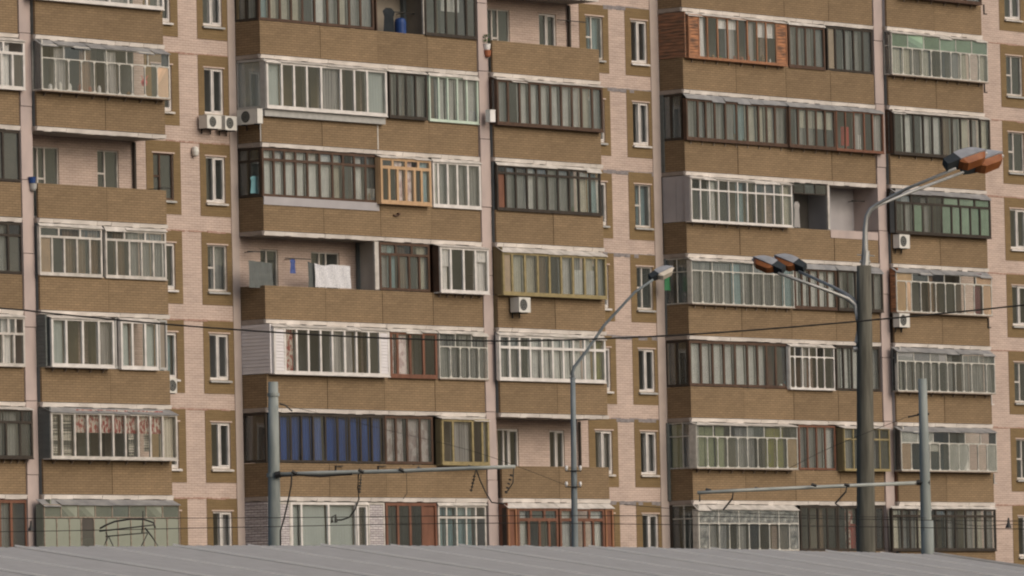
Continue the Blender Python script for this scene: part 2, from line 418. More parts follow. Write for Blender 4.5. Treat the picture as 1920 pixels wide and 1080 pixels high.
rf = MB(); rf.box(WU0 - .3, WU1 + .3, -12.2, .3, WALL_Z1, WALL_Z1 + .4); build('roof', rf, 'slab_grey', building)

# brick surrounds round the windows, with the window as a hole
for cn, (u0, u1, s0, s1) in COLS.items():
    for k in KS:
        mb = MB(); z = -FH * k
        grid_panel(mb, s0, s1, z + SZ0, z + SZ1, [(u0, u1, z + WZ0, z + WZ1)], .014, .016)
        for (p, q) in (((s0, z + SZ0), (s1, z + SZ0)), ((s1, z + SZ0), (s1, z + SZ1)), ((s1, z + SZ1), (s0, z + SZ1)), ((s0, z + SZ1), (s0, z + SZ0))):
            mb.quad([(p[0], .014, p[1]), (q[0], .014, q[1]), (q[0], 0, q[1]), (p[0], 0, p[1])])
        build('brick_surround', mb, 'surround_brick', building)

# windows
wcurt = []
def window(u0, u1, z0, z1, style, k, cn):
    brown = 'brown' in style; old = 'old' in style; door = 'door' in style
    fm = 'brown_wood' if brown else ('old_white_paint' if old else 'white_paint')
    t = .045 if old else .055; dd = -.10
    W = empty('window', ((u0 + u1) / 2, dd, z0), building)
    fr = MB(); e = .004
    fr.box(u0 + e, u0 + t, dd, dd + .06, z0 + e, z1 - e); fr.box(u1 - t, u1 - e, dd, dd + .06, z0 + e, z1 - e)
    fr.box(u0 + t, u1 - t, dd, dd + .06, z0 + e, z0 + t + .02); fr.box(u0 + t, u1 - t, dd, dd + .06, z1 - t, z1 - e)
    panes = []
    ui, uo, zi, zo = u0 + t, u1 - t, z0 + t + .02, z1 - t
    ms = []
    if door:
        ms = [ui + (uo - ui) * .30, ui + (uo - ui) * .55]
    else:
        ms = [ui + (uo - ui) * (.36 if old else .44)]
    prev = ui
    for j, mm in enumerate(ms + [uo]):
        if mm != uo: fr.box(mm - .03, mm + .03, dd, dd + .065, zi, zo)
        a0, a1 = (prev if prev == ui else prev + .035), (mm if mm == uo else mm - .035)
        if not old and mm == uo:                       # sash of the opening leaf
            fr.box(a0, a0 + .03, dd + .01, dd + .085, zi, zo); fr.box(a1 - .03, a1, dd + .01, dd + .085, zi, zo)
            fr.box(a0 + .03, a1 - .03, dd + .01, dd + .085, zi, zi + .035); fr.box(a0 + .03, a1 - .03, dd + .01, dd + .085, zo - .035, zo)
        if old and ((j == 0 and not door) or (door and j == 1)):
            zm = zi + (zo - zi) * (.5 if not door else .55)
            fr.box(a0, a1, dd, dd + .06, zm - .03, zm + .03)
            panes += [(a0, a1, zi, zm - .03), (a0, a1, zm + .03, zo)]
        else: panes.append((a0, a1, zi, zo))
        prev = mm
    build('frame', fr, fm, W)
    for p in panes:
        q = MB(); j = random.uniform(-.006, .006); j2 = random.uniform(-.006, .006)
        q.hexa([(p[0], dd + .02, p[2]), (p[0], dd + .024, p[2]), (p[1], dd + .024 + j, p[2]), (p[1], dd + .02 + j, p[2]),
                (p[0], dd + .02 + j2, p[3]), (p[0], dd + .024 + j2, p[3]), (p[1], dd + .024 + j + j2, p[3]), (p[1], dd + .02 + j + j2, p[3])])
        build('pane', q, 'glass' if not old else 'old_glass', W)
    if not door:
        s = MB(); sl = .05 if cn != 'back' else .03
        s.hexa([(u0 - sl, -.06, z0 - .05), (u0 - sl, .10, z0 - .09), (u1 + sl, .10, z0 - .09), (u1 + sl, -.06, z0 - .05),
                (u0 - sl, -.06, z0 + .004), (u0 - sl, .10, z0 - .035), (u1 + sl, .10, z0 - .035), (u1 + sl, -.06, z0 + .004)])
        build('sill', s, random.choice(['white_paint', 'grey_paint', 'old_white_paint']) if not old else 'grey_paint', W)
        s = MB(); s.box(u0 - .06, u1 + .06, .0155, .03, z1, z1 + .045); build('lintel_trim', s, 'pink_brick', W)
    rm = MB(); e = .02; dk = -1.3
    rm.quad([(u0 - .3, dk, z0 - .3), (u1 + .3, dk, z0 - .3), (u1 + .3, dk, z1 + .2), (u0 - .3, dk, z1 + .2)])
    for (p, q_) in (((u0 - .3, z0 - .3), (u1 + .3, z0 - .3)), ((u1 + .3, z0 - .3), (u1 + .3, z1 + .2)), ((u1 + .3, z1 + .2), (u0 - .3, z1 + .2)), ((u0 - .3, z1 + .2), (u0 - .3, z0 - .3))):
        rm.quad([(p[0], -.161, p[1]), (q_[0], -.161, q_[1]), (q_[0], dk, q_[1]), (p[0], dk, p[1])])
    build('room', rm, 'room_wall', W)
    return W

COLNAME = {'P': 'window column beside the left balconies', 'Q': 'second window column from the left',
           'S': 'window column beside the narrow middle balconies', 'T': 'window column left of the right balconies',
           'V': 'rightmost window column', 'back': 'open balcony'}
ORD = {-1: 'topmost', 0: 'first', 1: 'second', 2: 'third', 3: 'fourth', 4: 'fifth', 5: 'sixth', 6: 'seventh'}
def wave_sheet(u0, u1, d, z0, z1, amp=.03, period=.17, lean=0.0):
    mb = MB(); n = max(3, int((u1 - u0) / period * 4)); ph = random.uniform(0, 6)
    P = []
    for i in range(n + 1):
        t = i / n; u = u0 + (u1 - u0) * t; a_ = amp * math.sin(ph + u / period * 6.283) * random.uniform(.6, 1.1)
        P.append((u, d + a_))
    for i in range(n):
        (a0, b0), (a1, b1) = P[i], P[i + 1]
        mb.quad([(a0 + lean * 0, b0, z0), (a1, b1, z0), (a1 + lean, b1 * .999, z1), (a0 + lean, b0, z1)])
    return mb
used_labels = set()
def uniq(lbl):
    assert lbl not in used_labels, lbl
    used_labels.add(lbl); return lbl

for ow in open_windows: window(*ow)
# curtains behind a few of the wall windows
def wcurtain(cn, k, f0, f1, mat, lbl, zf0=0., zf1=1.):
    u0, u1, _, _ = COLS[cn]; z0 = WZ0 - FH * k; z1 = WZ1 - FH * k
    mb = wave_sheet(u0 + (u1 - u0) * f0, u0 + (u1 - u0) * f1, -.22, z0 + .06 + (z1 - z0) * zf0, z0 - .02 + (z1 - z0) * zf1, .02)
    tag(build('curtain', mb, mat), uniq(lbl), 'curtain', 'curtains in the wall windows')
wcurtain('Q', 0, .5, .95, 'curtain_grey', 'grey net curtain in the topmost window of the second window column from the left')
wcurtain('Q', 3, .4, .95, 'curtain_grey', 'grey curtain in the fourth window down of the second window column from the left')
wcurtain('Q', 6, .5, .95, 'curtain_grey', 'pale curtain in the window just above the metal roof, second window column from the left')
wcurtain('P', 4, .0, .95, 'curtain_teal', 'blue grey curtain in the window above the small air conditioner at left')
wcurtain('T', 1, .5, .95, 'curtain_grey', 'grey curtain in the second window down, column left of the right wide balconies')
wcurtain('T', 2, .4, .9, 'curtain_teal', 'teal net curtain in the third window down, column left of the right wide balconies')
wcurtain('S', 5, .45, .95, 'curtain_grey', 'grey net curtain in the sixth window down right of the thin lamp post')
wcurtain('S', 0, .4, .95, 'curtain_teal', 'dull teal curtain in the top window right of the top open balcony')
wcurtain('T', 5, .5, .95, 'curtain_grey', 'grey net curtain in the sixth window down, column left of the right wide balconies')

# joints between the wall panels, at each slab
for (p0, p1, mat, h0, h1) in ((311, 431, 'joint_red', -.05, .0), (1130, 1246, 'joint_grey', -.13, .0), (1852, 2100, 'joint_red', -.05, .0)):
    for k in KS:
        z = -FH * k; u0 = U(p0, z, 0); u1 = U(p1, z, 0)
        mb = MB(); n = 14
        for i in range(n):
            a0 = u0 + (u1 - u0) * i / n; a1 = u0 + (u1 - u0) * (i + 1) / n; j = random.uniform(-.015, .015); j2 = random.uniform(-.015, .015)
            mb.box(a0, a1, -.01, .012 + random.uniform(-.004, .006), z + h0 + j - .02, z + h1 + j2 - .02)
        build('joint_band', mb, mat, building)
for (p0, p1, py) in ((438.5, 449.5, 335), (1232.5, 1245, 385)):
    mb = MB(); mb.box(mean_u(p0 - 7, py), mean_u(p1 - 4.5, py), -.01, .03, WALL_Z0, WALL_Z1)
    build('corner_pilaster', mb, 'pilaster_shaded', building)

# ---- bays: left u, right u, front depth, seams (fractions)
BAY = {
    'O': dict(u0=-36.0, u1=U(40, -FH * 2, DB), d=DB, seams=[.25, .5, .75], name='leftmost edge balcony column', start=0),
    'A': dict(u0=-24.17, u1=-18.38, d=DC, seams=[.53], name='left balcony column', start=DB),
    'B': dict(u0=-13.58, u1=-2.82, d=DB, seams=[.27, .53, .765], name='wide middle-left balcony column', start=0),
    'C': dict(u0=-2.30, u1=3.32, d=DC, seams=[.53], name='narrow middle balcony column', start=DB),
    'E': dict(u0=8.17, u1=19.12, d=DB, seams=[.27, .53, .765], name='wide right balcony column', start=0),
    'D': dict(u0=19.66, u1=25.42, d=DC, seams=[.5], name='narrow right balcony column', start=DB),
}
# partition fins between neighbouring balcony columns
for a_, b_ in (('O', 'A'), ('B', 'C'), ('E', 'D')):
    u0 = BAY[a_]['u1'] + .004; u1 = BAY[b_]['u0'] - .004
    n = 14; mb = MB(); zz0, zz1 = WALL_Z0, WALL_Z1; step = (zz1 - zz0) / n
    for i in range(n):
        j = random.uniform(-.012, .012)
        mb.box(u0, u1 - .02, -.01, DB + .055 + j, zz0 + step * i, zz0 + step * (i + 1) - (.02 if i < n - 1 else 0))
    build('partition_wall', mb, 'fin_render', building)

BAL = {}
def edge_strip(mb, a, b, z, axis, front, flip=1, start=None):
    """slab edge along u (axis 'u') at depth front or along d (axis 'd') at u=front; chipped and slightly wavy"""
    n = max(2, int((b - a) / .32)); prev = None
    for i in range(n):
        p0 = a + (b - a) * i / n; p1 = a + (b - a) * (i + 1) / n
        j = random.uniform(-.012, .012); hz = random.uniform(-.018, .012); g_ = .004 if random.random() < .3 else 0
        if axis == 'u':
            mb.hexa([(p0 + g_, front - .06, z - SB + hz), (p0 + g_, front + .015 + j * .5, z - SB + hz), (p1, front + .015 + j * .5, z - SB + hz), (p1, front - .06, z - SB + hz),
                     (p0 + g_, front - .06, z - .006), (p0 + g_, front + .05 + j, z - .022), (p1, front + .05 + j, z - .022), (p1, front - .06, z - .006)])
        else:
            mb.hexa([(front + .06, p0, z - SB + hz), (front - .015 + j * .5, p0, z - SB + hz), (front - .015 + j * .5, p1, z - SB + hz), (front + .06, p1, z - SB + hz),
                     (front + .06, p0, z - .006), (front - .04 + j, p0, z - .02), (front - .04 + j, p1, z - .02), (front + .06, p1, z - .006)])

OPEN_SIDE = {('A', 2), ('C', 0)}
for bn, B in BAY.items():
    for k in KS:
        z = -FH * k; u0, u1, d = B['u0'], B['u1'], B['d']
        E_ = empty('balcony', ((u0 + u1) / 2, d / 2, z), building); BAL[bn, k] = E_
        mb = MB(); mb.box(u0 + .01, u1 - .01, .001, d - .062, z - SB, z - .004); build('slab', mb, 'ceiling_render', E_)
        mb = MB(); edge_strip(mb, u0 - .02, u1 + (.02 if bn in 'ACD' else 0), z, 'u', d); build('slab_edge', mb, 'slab_white', E_)
        mb = MB(); edge_strip(mb, B['start'] + .002, d - .07, z, 'd', u0); build('slab_side_edge', mb, 'slab_grey', E_)
        sm = [0] + B['seams'] + [1]
        for i in range(len(sm) - 1):
            a0 = u0 + (u1 - u0) * sm[i]; a1 = u0 + (u1 - u0) * sm[i + 1]
            j = random.uniform(-.012, .008); jz = random.uniform(-.012, .012)
            if bn in 'BE' and k == 1 and i >= 2: j -= .02
            mb = MB(); mb.box(a0 + (.008 if i else 0), a1 - (.008 if i < len(sm) - 2 else 0), d - .075, d + j, z, z + PAR + jz)
            build('parapet_panel', mb, 'parapet_brick', E_)
        if (bn, k) in OPEN_SIDE:
            mb = MB(); 
            for q in range(3): mb.box(u0 + .01, u0 + .025, DB + .07 + q * .06, DB + .085 + q * .06, z, z + PAR)
            mb.box(u0, u0 + .04, DB + .06, d - .08, z + PAR - .04, z + PAR)
            build('side_railing', mb, 'dark_metal', E_)
        else:
            mb = MB(); mb.box(u0, u0 + .07, B['start'] + .001, d - .077, z, z + PAR)
            sidem = 'parapet_brick'
            if bn in 'ACD': sidem = {('C', 3): 'olive_panel', ('C', 5): 'dark_wood', ('D', 4): 'lilac_panel', ('D', -1): 'lilac_panel', ('D', 3): 'dark_wood', ('D', 5): 'red_wood', ('A', 0): 'siding_grey'}.get((bn, k), 'teal_panel')
            build('side_panel', mb, sidem, E_)
        # right end
        mb = MB(); mb.box(u1 - .07, u1, .001, d - .077, z, z + PAR)
        if bn in 'ACD': build('end_panel', mb, 'parapet_brick', E_)

# ------------------------------------------------------------------ balcony glazing
CODE = {'w': ('curtain_white', 'white'), 'c': ('curtain_cream', 'cream'), 'g': ('curtain_grey', 'grey net'), 'b': ('curtain_blue', 'deep blue'),
        'p': ('curtain_pink', 'pinkish white'), 'T': ('curtain_teal', 'pale blue'), 'B': ('curtain_brown', 'brown'), 'G': ('curtain_green', 'pale green'),
        'Y': ('curtain_yellow', 'olive yellow'), 'r': ('curtain_floral', 'red floral'), 's': ('curtain_striped', 'striped cream'), 'W': ('curtain_wine', 'dark wine red'),
        'h': ('curtain_white', 'short white'), 'u': ('blind_pale', 'smooth pale')}
INFILL = {'t': 'board_tan', 'o': 'plank_orange', 'S': 'sage_paint', 'm': 'board_mint', 'f': 'foil', 'V': 'board_white', 'P': 'board_peach',
          'O': 'plank_orange', 'L': 'siding_white', 'N': 'white_brick', 'R': 'red_wood', 'D': 'room_dark', 'l': 'lilac_panel', 'X': 'bay_plaster', 'Z': 'olive_panel'}
FRAMEW = {'brown_wood': .085, 'dark_wood': .075, 'white_paint': .085, 'old_white_paint': .07, 'steel_paint': .035, 'rust_steel': .035, 'orange_wood': .08,
          'red_wood': .10, 'tan_wood': .10, 'olive_paint': .09, 'mint_paint': .06, 'grey_paint': .07}
FRAMENAME = {'brown_wood': 'brown', 'dark_wood': 'dark', 'white_paint': 'white', 'old_white_paint': 'old white', 'steel_paint': 'thin pale steel', 'rust_steel': 'rusty steel',
             'orange_wood': 'orange wood', 'red_wood': 'reddish wood', 'tan_wood': 'tan wood', 'olive_paint': 'olive yellow', 'mint_paint': 'mint', 'grey_paint': 'grey'}
pane_list = []
curtain_runs = []
LIN = ['siding_grey', 'bay_plaster', 'siding_grey', 'dark_wood', 'teal_panel', 'olive_panel', 'room_dark', 'teal_panel', 'brown_wood', 'room_dark']

def add_pane(E_, u0, u1, d, z0, z1, mat, along='u', uf=None):
    q = MB(); j = random.uniform(-.012, .012); j2 = random.uniform(-.022, .022)
    if along == 'u':
        pts = [(u0, d, z0), (u0, d + .004, z0), (u1, d + .004 + j, z0), (u1, d + j, z0), (u0, d + j2, z1), (u0, d + .004 + j2, z1), (u1, d + .004 + j + j2, z1), (u1, d + j + j2, z1)]
    else:      # u0,u1 are depths; d is the u of the plane
        pts = [(d, u0, z0), (d + .004, u0, z0), (d + .004 + j, u1, z0), (d + j, u1, z0), (d + j2, u0, z1), (d + .004 + j2, u0, z1), (d + .004 + j + j2, u1, z1), (d + j + j2, u1, z1)]
    q.hexa(pts); pane_list.append(((u1 - u0) * (z1 - z0) * (1 if along == 'u' else .8), q, E_, mat))

def S(bn, k, xs, c, fm, out=0.0, tr=0.0, ups=None, uc=None, hood=None, gm='old_glass', skirt=None, z0off=0.0, z1off=0.0, board=True, ends='L', brackets=0,
      thick=1.0, nolining=False, lin=None):
    """one glazed section. xs: pixel x of the frame's stiles; c: what each light shows"""
    B = BAY[bn]; E_ = BAL[bn, k]; z = -FH * k; zs = z + PAR + .02 + z0off; zt0 = z + FH - SB - .03; zt = zt0 + z1off - (.15 if hood else (.07 if out else 0))
    d = B['d'] + out if out else B['d'] - .02
    zm = (zs + zt) / 2
    us = [U(x, zm, d) for x in xs]
    if bn in 'BEO' and us[0] < B['u0'] + .12 and out == 0: us[0] = B['u0'] + .001
    fw_ = FRAMEW[fm] * thick; dp = .06 if fw_ > .05 else .035
    u0, u1 = us[0], us[-1]
    fr = MB(); db, df = d - dp, d
    z_tr = zt - (zt - zs) * tr if tr else zt
    # rails
    fr.box(u0, u1, db, df, zs, zs + fw_); fr.box(u0, u1, db, df, zt - fw_, zt)
    if tr: fr.box(u0 + fw_ * .5, u1 - fw_ * .5, db, df + .002, z_tr - fw_ / 2, z_tr + fw_ / 2)
    zlow1 = z_tr - (fw_ / 2 if tr else fw_)
    for i, u in enumerate(us):
        a0, a1 = (u, u + fw_) if i == 0 else ((u - fw_, u) if i == len(us) - 1 else (u - fw_ / 2, u + fw_ / 2))
        if i in (0, len(us) - 1): fr.box(a0, a1, db - .001, df + .003, zs + fw_, zt - fw_)
        else: fr.box(a0, a1, db, df + .001, zs + fw_, zlow1)
    uus = None
    if tr:
        if ups is None: uus = us
        elif isinstance(ups, int): uus = [u0 + (u1 - u0) * i / ups for i in range(ups + 1)]
        else: uus = [U(x, zm, d) for x in ups]
        for u in uus[1:-1]:
            fr.box(u - fw_ / 2, u + fw_ / 2, db, df + .001, z_tr + fw_ / 2, zt - fw_)
            if fw_ < .05: fr.box(u - .03, u + .03, db - .004, df + .006, z_tr - .01, z_tr + .04)
    if fw_ < .05:    # gussets at the rounded corners of the welded frames
        for i in range(len(us) - 1):
            for (cu, s1) in ((us[i], 1), (us[i + 1], -1)):
                for (cz, s2) in ((zs + fw_, 1), (z_tr - fw_ / 2 if tr else zt - fw_, -1)):
                    r_ = .065; o_ = s1 * fw_ / 2
                    fr.quad([(cu + o_, df, cz), (cu + o_ + s1 * r_, df, cz), (cu + o_, df, cz + s2 * r_)])
    build('frame', fr, fm, E_)
    # lights
    for i in range(len(us) - 1):
        a0, a1 = us[i] + (fw_ if i == 0 else fw_ / 2), us[i + 1] - (fw_ if i == len(us) - 2 else fw_ / 2)
        ch = c[i] if i < len(c) else '.'
        if ch in INFILL:
            q = MB()
            if ch in 'LN' or ch == 'O':     # laid in courses
                hh = .1; n = max(2, int((zlow1 - zs - fw_) / hh)); st = (zlow1 - zs - fw_) / n
                for b in range(n):
                    jj = random.uniform(-.004, .004)
                    q.hexa([(a0, db + .01, zs + fw_ + st * b + .004), (a0, df - .004 + jj, zs + fw_ + st * b + .004), (a1, df - .004 + jj, zs + fw_ + st * b + .004), (a1, db + .01, zs + fw_ + st * b + .004),
                            (a0, db + .01, zs + fw_ + st * (b + 1)), (a0, df - .02 + jj, zs + fw_ + st * (b + 1)), (a1, df - .02 + jj, zs + fw_ + st * (b + 1)), (a1, db + .01, zs + fw_ + st * (b + 1))])
            else: q.box(a0, a1, db - .025 + random.uniform(-.01, .01), db + .012, zs + fw_ + .003, zlow1 - .003)
            build('infill_panel', q, INFILL[ch], E_)
        if ch not in INFILL or ch in 'tmVPD':
            add_pane(E_, a0 + .001, a1 - .001, (db + df) / 2, zs + fw_ + .001, zlow1 - .001, gm)
    if tr:
        for i in range(len(uus) - 1):
            a0, a1 = uus[i] + (fw_ if i == 0 else fw_ / 2), uus[i + 1] - (fw_ if i == len(uus) - 2 else fw_ / 2)
            if uc and i < len(uc) and uc[i] in INFILL:
                q = MB(); q.box(a0, a1, db - .02, db + .012, z_tr + fw_ / 2 + .002, zt - fw_ - .002); build('infill_panel', q, INFILL[uc[i]], E_)
            if not (uc and i < len(uc) and uc[i] == 'f'): add_pane(E_, a0 + .001, a1 - .001, (db + df) / 2, z_tr + fw_ / 2 + .001, zt - fw_ - .001, gm)
    # curtain runs
    i = 0
    while i < len(us) - 1:
        ch = c[i] if i < len(c) else '.'
        if ch in CODE:
            j = i
            while j + 1 < len(us) - 1 and j + 1 < len(c) and c[j + 1] == ch: j += 1
            curtain_runs.append((bn, k, ch, us[i] + fw_ * .6, us[j + 1] - fw_ * .4, db - .09, zs + .03, zt - .06, FRAMENAME[fm], i, j, len(us) - 1, list(us[i:j + 2]), xs))
            i = j + 1
        else: i += 1
    # ledge under a projecting box, closing top strip and ends
    if out:
        if board:
            q = MB(); q.box(u0 - .01, u1 + .01, B['d'] + .003, d + .02, zs - .035, zs - .002); build('ledge', q, fm if fm != 'steel_paint' else 'rust_steel', E_)
        for side in 'L' + ('R' if True else ''):
            ue = u0 if side == 'L' else u1
            q = MB(); a = B['d'] - .02
            if side == 'L' and ends != 'glass':
                q.box(ue - .012, ue + .02, a, db - .001, zs, zt); build('end_panel', q, {'L': fm}.get(ends, ends) if ends in ('L',) else ends, E_)
            elif side == 'R':
                q.box(ue - .02, ue + .012, a, db - .001, zs, zt); build('end_panel', q, fm, E_)
        nb = brackets
        if nb:
            for b in range(nb):
                q = MB(); uu = u0 + (u1 - u0) * (b + .5) / nb
                q.hexa([(uu - .012, B['d'] + .03, zs - .16), (uu - .012, B['d'] + .045, zs - .16), (uu + .012, B['d'] + .045, zs - .16), (uu + .012, B['d'] + .03, zs - .16),
                        (uu - .012, B['d'] + .005, zs - .037), (uu - .012, B['d'] + out * .5, zs - .037), (uu + .012, B['d'] + out * .5, zs - .037), (uu + .012, B['d'] + .005, zs - .037)])
                build('bracket', q, 'rust_steel', E_)
    if hood or out:
        hm = hood or 'old_white_paint'
        q = MB(); n = max(2, int((u1 - u0) / .7)); dh = d + .05
        a = B['d'] + .03; zb = zt0 + .012
        for b in range(n):
            p0, p1 = u0 - .03 + (u1 - u0 + .06) * b / n, u0 - .03 + (u1 - u0 + .06) * (b + 1) / n
            j0 = random.uniform(-.014, .012) - (.05 if random.random() < .12 else 0)
            q.hexa([(p0, a - .02, zb - .012), (p0, dh, zt - .02 + j0), (p1, dh, zt - .02 + j0), (p1, a - .02, zb - .012),
                    (p0, a - .02, zb), (p0, dh, zt - .005 + j0), (p1, dh, zt - .005 + j0), (p1, a - .02, zb)])
        build('hood', q, hm, E_)
    if skirt:
        q = MB(); h = .26 if skirt != 'siding_grey' else .2
        q.box(u0, u1, B['d'] + .004, B['d'] + .03 + (out * .5), zs - h, zs - .037 if out else zs - .001); build('skirt_panel', q, skirt, E_)
    # boards, doors and cupboards on the wall behind
    if not nolining:
        q = MB(); uu = u0; idx = [random.randrange(len(LIN)) for _ in range(3)]
        mats = lin or [LIN[i] for i in idx]
        while uu < u1 - .02:
            ww = random.choice([.18, .35, .6, .8]); e_ = min(u1, uu + ww)
            q.box(uu, e_ - .004, .018, .03 + random.uniform(0, .15), z + .002, z + FH - SB - .01, random.randrange(3)); uu = e_
        build('inner_lining', q, mats, E_)
    return us

def SIDE(bn, k, kind, n=2, c='gg', fm='brown_wood', d1=None, tr=0, z0off=0, gm='dim_glass'):
    """the left end of a balcony above its parapet"""
    B = BAY[bn]; E_ = BAL[bn, k]; z = -FH * k; zs = z + PAR + .02 + z0off; zt = z + FH - SB - .02
    u = B['u0']; a = B['start'] + .06 if B['start'] else .003; b = (d1 if d1 is not None else B['d'] - .085)
    if kind == 'glass':
        fw_ = FRAMEW[fm]; fr = MB()
        fr.box(u, u + .05, a, b, zs, zs + fw_); fr.box(u, u + .05, a, b, zt - fw_, zt)
        ztr = zt - (zt - zs) * tr if tr else zt - fw_
        if tr: fr.box(u - .001, u + .05, a, b, ztr - fw_ / 2, ztr + fw_ / 2)
        for i in range(n + 1):
            p = a + (b - a) * i / n
            p0, p1 = (p, p + fw_) if i == 0 else ((p - fw_, p) if i == n else (p - fw_ / 2, p + fw_ / 2))
            fr.box(u - .002, u + .051, p0, p1, zs + fw_, zt - fw_)
        build('side_frame', fr, fm, E_)
        for i in range(n):
            p0, p1 = a + (b - a) * i / n + fw_ * .5, a + (b - a) * (i + 1) / n - fw_ * .5
            add_pane(E_, p0, p1, u + .02, zs + fw_, ztr - .01, gm, along='d')
            if tr: add_pane(E_, p0, p1, u + .02, ztr + fw_ / 2, zt - fw_, gm, along='d')
            ch = c[i] if i < len(c) else '.'
            if ch in CODE or ch in INFILL:
                mt = CODE[ch][0] if ch in CODE else INFILL[ch]
                q = MB(); nn = 8
                for s_ in range(nn):
                    q0, q1 = p0 + (p1 - p0) * s_ / nn, p0 + (p1 - p0) * (s_ + 1) / nn
                    w0, w1 = u + .085 + .02 * math.sin(s_ * 2.1), u + .085 + .02 * math.sin((s_ + 1) * 2.1)
                    q.quad([(w0, q0, zs + .05), (w1, q1, zs + .05), (w1, q1, zt - .06), (w0, q0, zt - .06)])
                build('side_blind', q, mt, E_)
    else:
        # upright or horizontal cladding boards, each a little proud or set back
        q = MB(); hor = kind not in ('lilac_panel', 'teal_panel', 'olive_panel', 'bay_plaster')
        if hor:
            st = .105; nn = max(1, int((zt - zs) / st)); st = (zt - zs) / nn
            for i in range(nn):
                j = random.uniform(0, .006)
                q.hexa([(u - j - .012, a, zs + st * i), (u - j - .012, b, zs + st * i), (u + .05, b, zs + st * i), (u + .05, a, zs + st * i),
                        (u - j, a, zs + st * (i + 1) - .004), (u - j, b, zs + st * (i + 1) - .004), (u + .05, b, zs + st * (i + 1) - .004), (u + .05, a, zs + st * (i + 1) - .004)])
        else:
            nn = 2
            for i in range(nn):
                p0, p1 = a + (b - a) * i / nn, a + (b - a) * (i + 1) / nn
                q.box(u - .004 * i, u + .05, p0 + .004, p1 - .004, zs, zt)
        build('side_cladding', q, kind, E_)

# ---- column O (left edge)
S('O', 1, [-90, -45, -18, 3, 24, 47], '...w.', 'white_paint', .2, .27, [-90, -35, 7, 47], gm='glass')
S('O', 2, [-60, -20, 6, 38], '.g.', 'dark_wood', 0)
S('O', 3, [-50, -20, 16, 42], 'gg.', 'dark_wood', 0, .25)
S('O', 4, [-40, -18, 6, 27, 47], 'g.w.', 'old_white_paint', .12, .35, [-40, -10, 16, 30, 47], gm='glass')
S('O', 5, [-60, -25, 12, 38, 62], 'ggg.', 'dark_wood', .25, .27, [-60, 0, 42, 62], brackets=9)
S('O', 6, [-50, -24, 0, 22, 52], '.gg.', 'red_wood', 0)
S('O', 0, [-60, -30, -6, 14, 30], 'gg..', 'brown_wood', 0)

# ---- column A
S('A', 0, [58, 90, 130, 170, 205, 240, 275, 307], 'ggwgg..', 'white_paint', .15, gm='glass')
S('A', 1, [78, 104, 129, 153, 177, 201, 224, 248, 272, 295, 318], '.g.B.g...P', 'steel_paint', .3, .30, [78, 120, 160, 200, 238, 278, 318], hood='hood_metal', brackets=8, ends='glass', gm='glass')
SIDE('A', 1, 'glass', 1, 'g', 'steel_paint', DC + .25)
S('A', 3, [74, 98, 121, 145, 169, 192], 'P.BBB', 'old_white_paint', .05, .22, [74, 111, 151, 192])
S('A', 3, [198, 219, 243, 266, 288, 312], '.Bggg', 'old_white_paint', .05, .22, [198, 234, 273, 312])
SIDE('A', 3, 'teal_panel')
S('A', 4, [97, 125, 156, 186, 215], 'u..g', 'white_paint', .3, brackets=5, gm='glass', ends='siding_grey')
S('A', 4, [216, 226], 'X', 'grey_paint', 0, nolining=True)
S('A', 4, [227, 249, 273, 297], 'u.u', 'white_paint', .10, gm='glass')
S('A', 4, [298, 314], 'X', 'grey_paint', 0, nolining=True)
SIDE('A', 4, 'siding_grey', d1=DC + .2)
S('A', 5, [96, 117, 141, 165, 189, 213, 236, 260, 283, 306, 333], 'ss.......c', 'old_white_paint', .35, hood='hood_metal', brackets=7, gm='glass', ends='siding_grey')
SIDE('A', 5, 'siding_grey', d1=DC + .3)
S('A', 6, [83, 107, 131, 153, 177, 200, 222, 246, 270, 291, 314, 337], 'SSSDSSSSSSS', 'rust_steel', .30, .28, 8, 'SSSSSSSS', hood='hood_metal', ends='sage_paint')
SIDE('A', 6, 'sage_paint', d1=DC + .25)

# ---- column B
SIDE('B', 0, 'glass', 2, 'cc', 'dark_wood')
S('B', 0, [485, 505, 525, 546, 567, 590, 614, 635, 655, 676, 701], 'Tccc.wgcgg', 'brown_wood', 0, thick=1.0)
S('B', 0, [797, 817, 837, 856, 875, 893], '.....', 'dark_wood', .03, skirt=None)
SIDE('B', 1, 'glass', 1, 'u', 'grey_paint', DB + .15, gm='glass')
S('B', 1, [500, 529, 552, 576, 603, 640, 665, 689, 726], 'u...g..u', 'white_paint', .25, skirt='grey_paint', gm='glass', ends='grey_paint')
S('B', 1, [730, 746, 762, 780, 801], 'gg.g', 'dark_wood', .12)
S('B', 1, [805, 823, 840, 858, 876, 897], 'Bwwww', 'mint_paint', .03)
SIDE('B', 2, 'glass', 2, '..', 'dark_wood', tr=.27)
S('B', 2, [493, 514, 534, 555, 577, 600, 624, 644, 665, 686, 708], 'wwwwwwc.w.', 'brown_wood', 0, .24, skirt='lilac_panel')
S('B', 2, [714, 730, 746, 762, 778, 791, 809], '..pp.T', 'tan_wood', .2, .22, [714, 737, 762, 785, 809], gm='glass')
S('B', 2, [812, 822, 840, 858, 878, 902], 'Vgggg', 'white_paint', .05, gm='old_glass')
S('B', 3, [712, 732, 748, 768, 787, 806], 'gTB.c', 'brown_wood', 0, .25, [712, 743, 773, 806])
S('B', 3, [826, 846, 870, 892, 917], 'w..w', 'white_paint', .3, ends='brown_wood', brackets=6, gm='glass')
SIDE('B', 4, 'siding_white', d1=DB + .17)
S('B', 4, [514, 535, 557, 579, 602, 624, 647, 669, 692, 713, 731], 'Lr...gg..L', 'white_paint', .25, gm='glass', ends='siding_white')
S('B', 4, [732, 746, 770, 795, 820], 'pp..', 'red_wood', .1, gm='glass')
